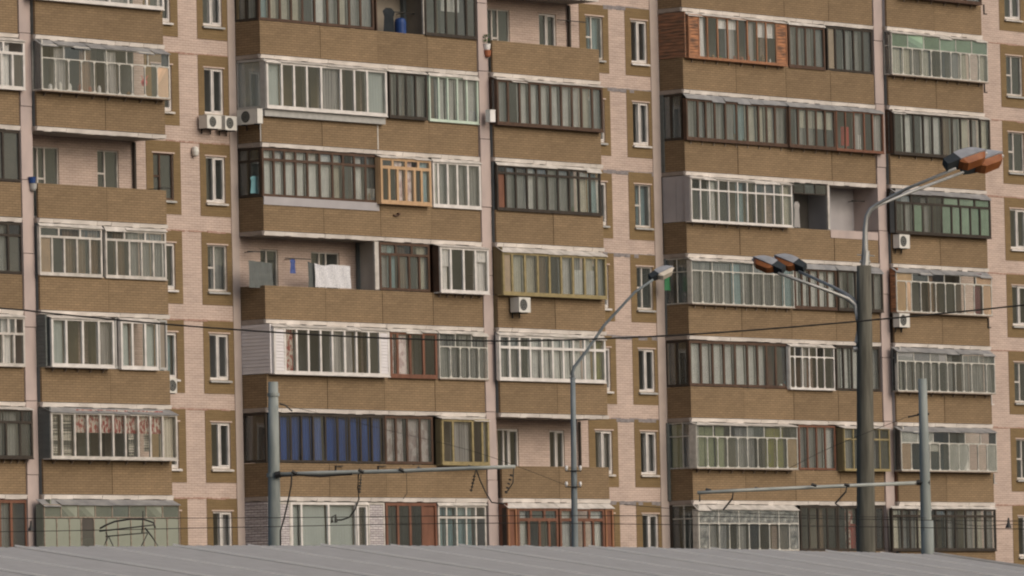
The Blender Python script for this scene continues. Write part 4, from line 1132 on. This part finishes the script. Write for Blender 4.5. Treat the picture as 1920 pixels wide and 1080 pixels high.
# rain caps / small wall fittings
u, zz = UZ(366, 284, .1)
wl = MB(); n = 12
wl2 = lathe(u, .10, zz - .17, [(.02, 0), (.09, .05), (.12, .17), (.10, .30), (.03, .33)], 12)
thing('wall_lamp', wl2, 'ac_white', 'round white lamp fitting on the pink wall strip, upper left', 'wall lamp', smooth=True)
for px, py, lbl in ((1645 + 0, 100, None),):
    pass
def drip(px, py, k, bal, mat='white_paint'):
    d = BAY[bal[0]]['d'] + .02; u, zz = UZ(px, py, d); mb = MB()
    mb.box(u - .02, u + .02, d - .02, d + .02, zz - .0, zz + .32); mb.box(u - .02, u + .16, d - .02, d + .02, zz - .04, zz); part('drain_spout', mb, mat, bal)
drip(1846, 172, 0, ('D', 0), 'dark_metal'); drip(1845, 25, -1, ('D', -1), 'dark_metal'); drip(1859, 757, 4, ('D', 4)); drip(1864, 905, 5, ('D', 5), 'grey_paint'); drip(1853, 613, 3, ('D', 3), 'dark_metal')
# clothes-line arms
for bal, x0, x1, py, d in ((('C', 0), 1045, 1098, 37, .25), (('A', 2), 300, 318, 352, .9), (('B', 3), 535, 582, 484, .6), (('B', 3), 464, 495, 471, .5), (('E', 2), 1597, 1624, 376, .5), (('B', 0), 735, 792, 22, .5)):
    u0, zz = UZ(x0, py, d); u1 = UZ(x1, py, d)[0]; mb = MB(); mb.box(u0, u1, d - .015, d + .015, zz - .015, zz + .015)
    mb.box((u0 + u1) / 2 - .012, (u0 + u1) / 2 + .012, .03, d - .016, zz - .012, zz + .012); part('clothes_arm', mb, 'dark_metal', bal)
# white repair seam on the second-row parapet
u = U(708.5, -FH + .5, DB + .01); mb = MB(); mb.box(u - .03, u + .03, DB - .01, DB + .012, -FH + .01, -FH + .80); part('seam_strip', mb, 'old_white_paint', ('B', 1))
u = U(488.5, -FH + .5, DB + .01); mb = MB(); mb.box(u - .02, u + .02, DB - .01, DB + .012, -FH + .01, -FH + .80); part('seam_strip', mb, 'old_white_paint', ('B', 1))

# ------------------------------------------------------------------ street lamps and overhead-line poles
def pole_tube(root, name, p_top, p_bot, r_top, r_bot, mat, n=16, segs=6, joints=()):
    mb = MB(); pts = []; rs = []
    bot = Vector(p_bot)
    # run on down to the ground along the same line
    dirv = (Vector(p_bot) - Vector(p_top)); t = (0 - p_top.z) / dirv.z; g = p_top + dirv * t
    for i in range(segs + 1):
        s_ = i / segs; pts.append(p_top.lerp(g, s_)); rs.append(r_top + (r_bot - r_top) * s_ * t)
    mb.tube(pts, rs, n); return wbuild(name, mb, mat, root, smooth=True), g

def lamp_head(root, base, dirv, L, side, mats=('lamp_grey', 'lamp_dark', 'lamp_orange')):
    """cobra head: base = end of the arm, dirv = axis, side = horizontal width vector (unit)"""
    X = dirv.normalized(); Yv = side.normalized(); Zv = X.cross(Yv).normalized()
    if Zv.z < 0: Zv = -Zv
    def P(a, b, c): return base + X * (a * L) + Yv * (b * L) + Zv * (c * L)
    def loft(secs):
        mb = MB()
        for s0, s1 in zip(secs, secs[1:]):
            for j in range(len(s0)): mb.quad([s0[j], s0[(j + 1) % len(s0)], s1[(j + 1) % len(s0)], s1[j]])
        mb.quad(secs[0][::-1]); mb.quad(secs[-1]); return mb
    def sec(a, w0, w1, c0, c1, tilt=0):
        return [P(a + tilt, -w0, c1), P(a, -w1, c0), P(a, w1, c0), P(a + tilt, w0, c1)]
    H = wempty('lamp_head', base, root)
    wbuild('rear_box', loft([sec(-.02, .08, .105, .0, .22, .02), sec(.30, .105, .15, -.01, .27, .0)]), mats[1], H)
    wbuild('housing', loft([sec(.30, .11, .155, -.01, .28), sec(.45, .118, .168, -.008, .295), sec(.60, .12, .172, -.004, .29), sec(.76, .112, .168, .008, .265, -.01), sec(.88, .10, .155, .025, .225, -.03), sec(1.0, .06, .12, .06, .15, -.04)]), mats[0], H)
    wbuild('lamp_bowl', loft([[P(.26, -.10, -.015), P(.32, -.10, -.10), P(.32, .10, -.10), P(.26, .10, -.015)],
                              [P(.34, -.145, -.012), P(.40, -.10, -.16), P(.40, .10, -.16), P(.34, .145, -.012)],
                              [P(.85, -.135, .012), P(.78, -.09, -.14), P(.78, .09, -.14), P(.85, .135, .012)],
                              [P(.97, -.08, .05), P(.90, -.06, -.07), P(.90, .06, -.07), P(.97, .08, .05)]]), mats[2], H)
    wbuild('clip', loft([sec(.98, .03, .03, .03, .10), sec(1.04, .02, .02, .04, .09)]), 'white_paint', H)
    return H

# big concrete lamp post
YP = 120.0; top = at(1620, 498, YP); bot = at(1624, 1036, YP)
dirv = bot - top; tg = (0 - top.z) / dirv.z; base = top + dirv * tg
lp = wempty('street_lamp', base)
tag(lp, 'tall concrete lamp post with two pairs of orange glass lamp heads', 'street lamp')
pole_tube(lp, 'post', top, bot, .125, .165, 'pole_concrete', 8)
cp = MB(); cp.tube([at(1624, 470, YP), at(1622, 500, YP), at(1621, 520, YP)], [.06, .08, .05], 8); cp.tube([at(1612, 490, YP), at(1632, 492, YP)], .03, 6)
cp.tube([at(1607, 478, YP), at(1640, 480, YP)], .012, 6)
wbuild('cap_clamp', cp, 'arm_steel', lp)
a1 = MB(); a1.tube([at(x, y, YP - dy) for x, y, dy in ((1621, 500, 0), (1622, 470, 0), (1622, 430, 0), (1625, 405, 0), (1632, 392, 0), (1646, 382, 0), (1700, 354, .3), (1792, 316, .8))], [.07, .055, .042, .036, .034, .03, .028, .026], 8)
wbuild('lamp_arm', a1, 'arm_steel', lp, smooth=True)
a2 = MB(); a2.tube([at(x, y, YP + dy) for x, y, dy in ((1622, 440, .1), (1625, 408, .1), (1633, 394, .1), (1648, 384, .2), (1710, 359, .7), (1806, 323, 1.6))], [.04, .036, .034, .03, .028, .026], 8)
wbuild('lamp_arm', a2, 'arm_steel', lp, smooth=True)
a3 = MB(); a3.tube([at(x, y, YP - dy) for x, y, dy in ((1608, 656, 0), (1607.5, 640, 0), (1608, 590, 0), (1604, 572, 0), (1590, 560, 0), (1560, 548, .1), (1459, 512, .6))], [.07, .05, .045, .042, .04, .03, .026], 8)
wbuild('lamp_arm', a3, 'arm_steel', lp, smooth=True)
a4 = MB(); a4.tube([at(x, y, YP + dy) for x, y, dy in ((1608.5, 600, .1), (1607, 574, .1), (1598, 560, .1), (1584, 550, .2), (1560, 537, .5), (1498, 509, 1.2))], [.045, .042, .04, .034, .028, .026], 8)
wbuild('lamp_arm', a4, 'arm_steel', lp, smooth=True)
bk = MB(); bk.tube([at(1600, 655, YP), at(1614, 655, YP)], .05, 8); wbuild('clamp', bk, 'arm_steel', lp)
def head(px0, py0, px1, py1, Y, dyd, mats=('lamp_grey', 'lamp_dark', 'lamp_orange'), root=lp, sc=1.0, sdir=(.25, 1, -.35)):
    p0 = at(px0, py0, Y); p1 = at(px1, py1, Y + dyd); v = p1 - p0
    s_ = Vector(sdir); s_ = s_ - v.normalized() * s_.dot(v.normalized())
    return lamp_head(root, p0, v, v.length * sc, s_)
head(1778, 314, 1851, 291, YP - .8, .35, sdir=(-.1, .75, -.8))
head(1810, 320, 1882, 296, YP + 1.6, .45, sdir=(-.1, .75, -.8))
head(1465, 510, 1410, 489, YP - .6, .3, sdir=(.1, .75, -.8))
head(1505, 506, 1450, 486, YP + 1.2, .3, sdir=(.1, .75, -.8))

# slim lamp post
YQ = 135.0; top = at(1074, 708, YQ); bot = at(1078, 1030, YQ); dirv = bot - top; base = top + dirv * ((0 - top.z) / dirv.z)
sp = wempty('street_lamp', base); tag(sp, 'slim blue grey lamp post with one raised arm and small lamp head', 'street lamp')
pole_tube(sp, 'post', top, bot, .048, .066, 'pole_grey', 12)
a5 = MB(); a5.tube([at(x, y, YQ) for x, y in ((1074, 712), (1074, 698), (1077, 688), (1100, 658), (1133, 610), (1190, 548), (1225, 524))], [.05, .036, .032, .03, .028, .026, .024], 8)
wbuild('lamp_arm', a5, 'pole_grey', sp, smooth=True)
p0 = at(1222, 524, YQ); p1 = at(1266, 504, YQ + .25); v = p1 - p0; s_ = Vector((-.1, .75, -.8)); s_ -= v.normalized() * s_.dot(v.normalized())
lamp_head(sp, p0, v, v.length * .95, s_, ('lamp_grey', 'lamp_dark', 'lamp_clear'))
cl = MB(); cl.tube([at(1068, 706, YQ), at(1080, 709, YQ)], .03, 6); wbuild('collar', cl, 'arm_steel', sp)
for py in (883, 913):
    x_ = wempty('crossarm', at(1075, py, YQ), sp)
    b = MB(); b.tube([at(1060, py, YQ - .07), at(1090, py, YQ - .07)], .014, 6); wbuild('bar', b, 'dark_metal', x_)
    for px in (1062, 1088):
        b = MB(); b.tube([at(px, py - 1, YQ - .07), at(px, py - 5, YQ - .07), at(px, py - 10, YQ - .07)], [.012, .032, .022], 8); wbuild('insulator', b, 'white_thing', x_)

# overhead-line pole with long bracket at left
YR = 110.0; top = at(512, 716, YR); bot = at(515, 1025, YR); dirv = bot - top; base = top + dirv * ((0 - top.z) / dirv.z)
cpole = wempty('overhead_line_pole', base); tag(cpole, 'blue grey overhead line pole at left carrying a long horizontal tube', 'pole')
pole_tube(cpole, 'post', top, bot, .078, .105, 'pole_blue', 16)
b = MB(); b.tube([at(502, 738, YR), at(522, 740, YR)], .012, 4)
for (py, h, r_) in ((740, 3, .095), (891, 4, .105)):
    b.tube([at(512.5, py - h, YR), at(512.6, py + h, YR)], r_, 16)
wbuild('collar', b, 'pole_blue', cpole, smooth=False)
b = MB(); b.tube([at(520, 890, YR), at(600, 887, YR - .1), at(760, 883, YR - .4), at(880, 878, YR - .6), at(966, 875, YR - .75)], [.035, .034, .032, .03, .028], 8); wbuild('bracket_tube', b, 'bracket_tube', cpole, smooth=True)
b = MB(); b.tube([at(525, 893, YR - .1), at(560, 890.5, YR - .15), at(600, 893, YR - .2), at(660, 889, YR - .25)], .018, 6)
wbuild('tied_cable', b, 'cable_black', cpole)
for px, py in ((552, 887), (677, 884), (753, 882), (787, 880), (882, 877)):
    b = MB(); b.tube([at(px - 5, py - 3, YR - .4), at(px + 5, py + 2, YR - .4)], .03, 6); wbuild('clamp', b, 'dark_metal', cpole)
b = MB(); b.tube([at(516, 891, YR - .1), at(526, 889, YR - .1)], .06, 6)
wbuild('clamp', b, 'dark_metal', cpole)
for pts in ([(547, 889), (546, 910), (540, 940), (532, 975), (526, 995), (526, 1040)], [(672, 889), (671, 915), (673, 935), (666, 955), (655, 970), (640, 975), (628, 975)]):
    b = MB(); b.tube([at(x, y, YR - .2) for x, y in pts], .014, 6); wbuild('feed_cable', b, 'cable_black', cpole, smooth=True)
b = MB(); b.tube([at(x, y, YR - .5) for x, y in ((893, 880), (900, 900), (910, 922), (922, 942), (945, 945))], .012, 6); wbuild('feed_cable', b, 'cable_black', cpole)
for pts in ([(677, 890), (674, 925)], [(892, 882), (883, 922)], [(963, 878), (962, 905), (948, 926)]):
    b = MB(); b.tube([at(x, y, YR - .4) for x, y in pts], .010, 6)
    n = 5
    for i in range(n):
        t = .25 + .65 * i / (n - 1); p = at(*pts[0], YR - .4).lerp(at(*pts[-1], YR - .4), t); q_ = at(*pts[0], YR - .4).lerp(at(*pts[-1], YR - .4), t + .06)
        b.tube([p, q_], .024, 8)
    wbuild('insulator', b, 'dark_metal', cpole)
b = MB(); b.tube([at(762, 884, YR - .4), at(763, 925, YR - .4), at(756, 935, YR - .4)], .006, 5); wbuild('hanger_wire', b, 'dark_metal', cpole)
b = MB(); b.tube([at(623, 980, YR - .2), at(622, 970, YR - .2), at(629, 965, YR - .2), at(630, 980, YR - .2)], [.03, .015, .015, .03], 6); wbuild('wire_clamp', b, 'dark_metal', cpole)
b = MB(); b.tube([at(x, y, YR - .1) for x, y in ((524, 757), (535, 760), (548, 771))], .014, 6); wbuild('wire_clamp', b, 'dark_metal', cpole)

# second overhead-line pole at right
YS = 112.0; top = at(1729.5, 710, YS); bot = at(1738, 1038, YS); dirv = bot - top; base = top + dirv * ((0 - top.z) / dirv.z)
dpole = wempty('overhead_line_pole', base); tag(dpole, 'grey overhead line pole at right with a thicker lower sleeve', 'pole')
pole_tube(dpole, 'post', top, bot, .068, .094, 'pole_blue', 16)
b = MB(); b.tube([at(1738.5, 975, YS), at(1739.5, 1036, YS), at(1741, 1100, YS)], [.098, .104, .108], 16); wbuild('sleeve', b, 'pole_blue', dpole, smooth=True)
b = MB(); b.tube([at(1728, 905, YS), at(1560, 912, YS - .4), at(1400, 919, YS - .8), at(1308, 924, YS - 1.0)], [.030, .029, .028, .027], 8); wbuild('bracket_tube', b, 'bracket_tube', dpole, smooth=True)
for p_, q_, r_ in [((px - 5, py - 3, YS - .6), (px + 5, py, YS - .6), .026) for px, py in ((1328, 920), (1420, 918), (1526, 911), (1588, 911))] + [
        ((1719, 905, YS - .02), (1743, 905, YS - .02), .05), ((1720, 777, YS), (1742, 776, YS), .02), ((1702, 782, YS), (1722, 778, YS), .016)]:
    b = MB(); b.tube([at(*p_), at(*q_)], r_, 6); wbuild('clamp', b, 'dark_metal', dpole)
for pts in ([(1375, 922), (1373, 935), (1356, 956)], [(1588, 912), (1586, 922), (1566, 944)], [(1566, 944), (1580, 953)], [(1312, 925), (1312, 940)]):
    b = MB(); b.tube([at(x, y, YS - .6) for x, y in pts], [.010] + [.016] * (len(pts) - 1), 6); wbuild('insulator', b, 'dark_metal', dpole)

# wires
def wire(name, pts, Y, r_, label, cat='cable', mat='cable_black', group=None):
    # Catmull-Rom through the pixel points
    P = [at(x, y, Y) for x, y in pts]; out = []
    for i in range(len(P) - 1):
        p0, p1, p2, p3 = P[max(i - 1, 0)], P[i], P[i + 1], P[min(i + 2, len(P) - 1)]
        for s_ in range(6):
            t = s_ / 6; out.append(.5 * ((2 * p1) + (p2 - p0) * t + (2 * p0 - 5 * p1 + 4 * p2 - p3) * t * t + (3 * p1 - p0 - 3 * p2 + p3) * t ** 3))
    out.append(P[-1]); b = MB(); b.tube(out, r_, 6)
    tag(wbuild(name, b, mat, smooth=True), uniq(label), cat, group)
wire('cable', [(-400, 552), (-10, 577), (100, 588), (300, 607), (500, 622), (700, 633), (900, 639), (1040, 638), (1240, 630), (1450, 616), (1700, 594), (1930, 571), (2300, 530)], 95, .0125,
     'thick black cable sagging across the whole facade from edge to edge')
lw = 'thin overhead line wires'
wire('overhead_wire', [(-400, 972), (0, 972), (480, 971), (900, 967), (1300, 968), (1650, 974), (1920, 977), (2300, 978)], 105, .006, 'upper of the two long thin wires low across the facade', 'wire', group=lw)
wire('overhead_wire', [(-400, 998), (0, 997), (480, 988), (900, 981), (1300, 984), (1650, 988), (1920, 992), (2300, 992)], 104, .006, 'lower of the two long thin wires low across the facade', 'wire', group=lw)
wire('overhead_wire', [(1170, 946), (1320, 958), (1500, 966), (1735, 971)], 111, .005, 'thin wire running to the right overhead line pole from the middle', 'wire', group=lw)
wire('overhead_wire', [(1480, 878), (1560, 838), (1700, 782)], 111.5, .005, 'thin slanting wire rising to the top of the right overhead line pole', 'wire', group=lw)
wire('overhead_wire', [(525, 757), (700, 800), (900, 850), (1075, 915)], 118, .004, 'faint wire slanting down from the left pole to the slim lamp post', 'wire', group=lw)
wire('overhead_wire', [(1920, 985), (1891, 983), (1830, 986), (1745, 975)], 110, .005, 'short thin wire right of the right overhead line pole', 'wire', group=lw)
for px, py, lb in ((1891, 985, 'dark wire clamp hanging on wires at the right edge'), (58, 990, 'dark wire clamp hanging on wires at the left edge')):
    b = MB(); b.tube([at(px, py - 14, 104), at(px, py - 5, 104), at(px, py + 5, 104)], [.012, .02, .05], 8); tag(wbuild('wire_clamp', b, 'dark_metal'), uniq(lb), 'wire clamp')

# ------------------------------------------------------------------ metal roof in front
YD = 70.0
Re = at(1752, 1040, YD); zR = Re.z
r_ = ray(0, 1027); tt = (zR - CH) / r_.z; Rl = Vector((0, 0, CH)) + r_ * tt
rd = (Re - Rl); rd.z = 0; LEN = rd.length; rd.normalize(); dn = Vector((rd.y, -rd.x, 0)); SL = .158
shed = wempty('metal_roofed_shed', (Re + Rl) / 2 - Vector((0, 0, zR)))
tag(shed, 'low building with a wide grey ribbed metal roof across the bottom', 'shed')
SHW = 1.15; NS = int((LEN + 9) / SHW) + 1; DL = 9.0
def ridge_z(s_):     # the ridge rises a little in the middle
    t = (s_ / LEN)
    return .045 * math.sin(math.pi * min(1, max(0, t))) 
for i in range(NS):
    s1 = -i * SHW; mb = MB(); nr = 8; lift = (i % 2) * .004
    prof = []
    for j in range(nr):
        x0 = j / nr * SHW
        prof += [(x0, 0), (x0 + SHW / nr * .25, 0), (x0 + SHW / nr * .38, .005), (x0 + SHW / nr * .80, .005), (x0 + SHW / nr * .93, 0)]
    prof += [(SHW - .003, 0)]
    P0 = []
    for (x_, h) in prof:
        p = Re + rd * (s1 - SHW + x_); bz = ridge_z(LEN + s1 - SHW + x_)
        P0.append((p + Vector((0, 0, h + lift + bz)), p + dn * DL + Vector((0, 0, h + lift + bz - SL * DL))))
    for a_, b_ in zip(P0, P0[1:]): mb.quad([a_[0], b_[0], b_[1], a_[1]])
    wbuild('roof_sheet', mb, 'roof_metal', shed)
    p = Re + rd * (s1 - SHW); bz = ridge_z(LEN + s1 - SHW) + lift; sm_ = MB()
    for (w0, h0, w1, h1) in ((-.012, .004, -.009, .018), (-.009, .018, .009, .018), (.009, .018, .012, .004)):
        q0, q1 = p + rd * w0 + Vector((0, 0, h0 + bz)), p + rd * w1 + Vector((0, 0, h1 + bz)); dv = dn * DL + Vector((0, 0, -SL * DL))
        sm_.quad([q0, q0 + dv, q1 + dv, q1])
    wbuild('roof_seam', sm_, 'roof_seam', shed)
    # far slope
    mb = MB(); P1 = [(a_[0] + Vector((0, 0, -.01)), Re + rd * (s1 - SHW + x_) - dn * 6 + Vector((0, 0, -1.2))) for (a_, (x_, h)) in zip(P0[::8], prof[::8])]
    for a_, b_ in zip(P1, P1[1:]): mb.quad([a_[0], b_[0], b_[1], a_[1]])
    if len(mb.v): wbuild('rear_roof_sheet', mb, 'roof_metal', shed)
wl = MB(); e0 = Re - Vector((0, 0, 0)); L0 = Re - rd * (NS * SHW)
def hq(p): return (p.x, p.y, p.z)
for s_ in (dn * (DL - .6), -dn * 5.4):
    zt_ = zR - SL * (DL - .6) - .12 if s_.dot(dn) > 0 else zR - 1.3
    a_, b_ = e0 + s_ - rd * .4, L0 + s_ + rd * .4
    wl.quad([(a_.x, a_.y, 0), (b_.x, b_.y, 0), (b_.x, b_.y, zt_), (a_.x, a_.y, zt_)])
a_, b_, c_ = e0 + dn * (DL - .6) - rd * .4, e0 - dn * 5.4 - rd * .4, e0 - rd * .4
wl.quad([(a_.x, a_.y, 0), (b_.x, b_.y, 0), (b_.x, b_.y, zR - 1.3), (c_.x, c_.y, zR - .12), (a_.x, a_.y, zR - SL * (DL - .6) - .12)])
wbuild('wall', wl, 'shed_wall', shed)
vg = MB(); vg.tube([Re + Vector((0, 0, .01)), Re + dn * DL + Vector((0, 0, -SL * DL + .01))], .02, 6); wbuild('verge_trim', vg, 'roof_metal', shed)

# tram behind the roof, only its current collector shows
YT = 92.0; cg = at(240, 1090, YT)
tram = wempty('tram', (cg.x, cg.y, 0)); tag(tram, 'tram hidden behind the metal roof, its bowed black pantograph showing at lower left', 'tram')
fdir = Vector((CT, ST, 0)); sdv = Vector((ST, -CT, 0)); mb = MB(); secs = []
hb = cg.z - .1
for s_, sc_ in ((-5.5, .9), (-5.2, 1), (5.2, 1), (5.5, .9)):
    c_ = Vector((cg.x, cg.y, 0)) + fdir * s_
    ring = [c_ + sdv * (w_ * sc_) + Vector((0, 0, h)) for w_, h in ((-1.2, .35), (1.2, .35), (1.25, 1.6), (1.15, hb - .25), (.7, hb), (-.7, hb), (-1.15, hb - .25), (-1.25, 1.6))]
    secs.append(ring)
for a_, b_ in zip(secs, secs[1:]):
    for j in range(8): mb.quad([a_[j], a_[(j + 1) % 8], b_[(j + 1) % 8], b_[j]])
mb.quad(secs[0]); mb.quad(secs[-1]); wbuild('body', mb, 'red_wood', tram)
pn = wempty('pantograph', at(240, 1085, YT), tram)
def tb(pts, r_, name, dy=0):
    b = MB(); b.tube([at(x, y, YT + dy) for x, y in pts], r_ * .75, 6); wbuild(name, b, 'dark_metal', pn, smooth=True)
tb([(187, 991), (200, 984), (215, 978), (245, 973), (270, 974), (288, 980), (291, 990)], .018, 'collector_bow', .3)
tb([(186, 996), (240, 990), (289, 984)], .014, 'cross_bar', -.2)
tb([(198, 1006), (240, 1002), (277, 999)], .012, 'cross_bar', 0)
tb([(199, 998), (202, 1008), (192, 1030), (215, 1090)], .016, 'arm', 0)
tb([(272, 990), (284, 1005), (300, 1030), (262, 1090)], .016, 'arm', 0)
tb([(204, 1006), (215, 1030), (265, 1090)], .010, 'arm', .2)
tb([(277, 1000), (262, 1030), (215, 1090)], .010, 'arm', .2)
tb([(268, 958), (268, 975), (266, 1000)], .012, 'horn', .1)
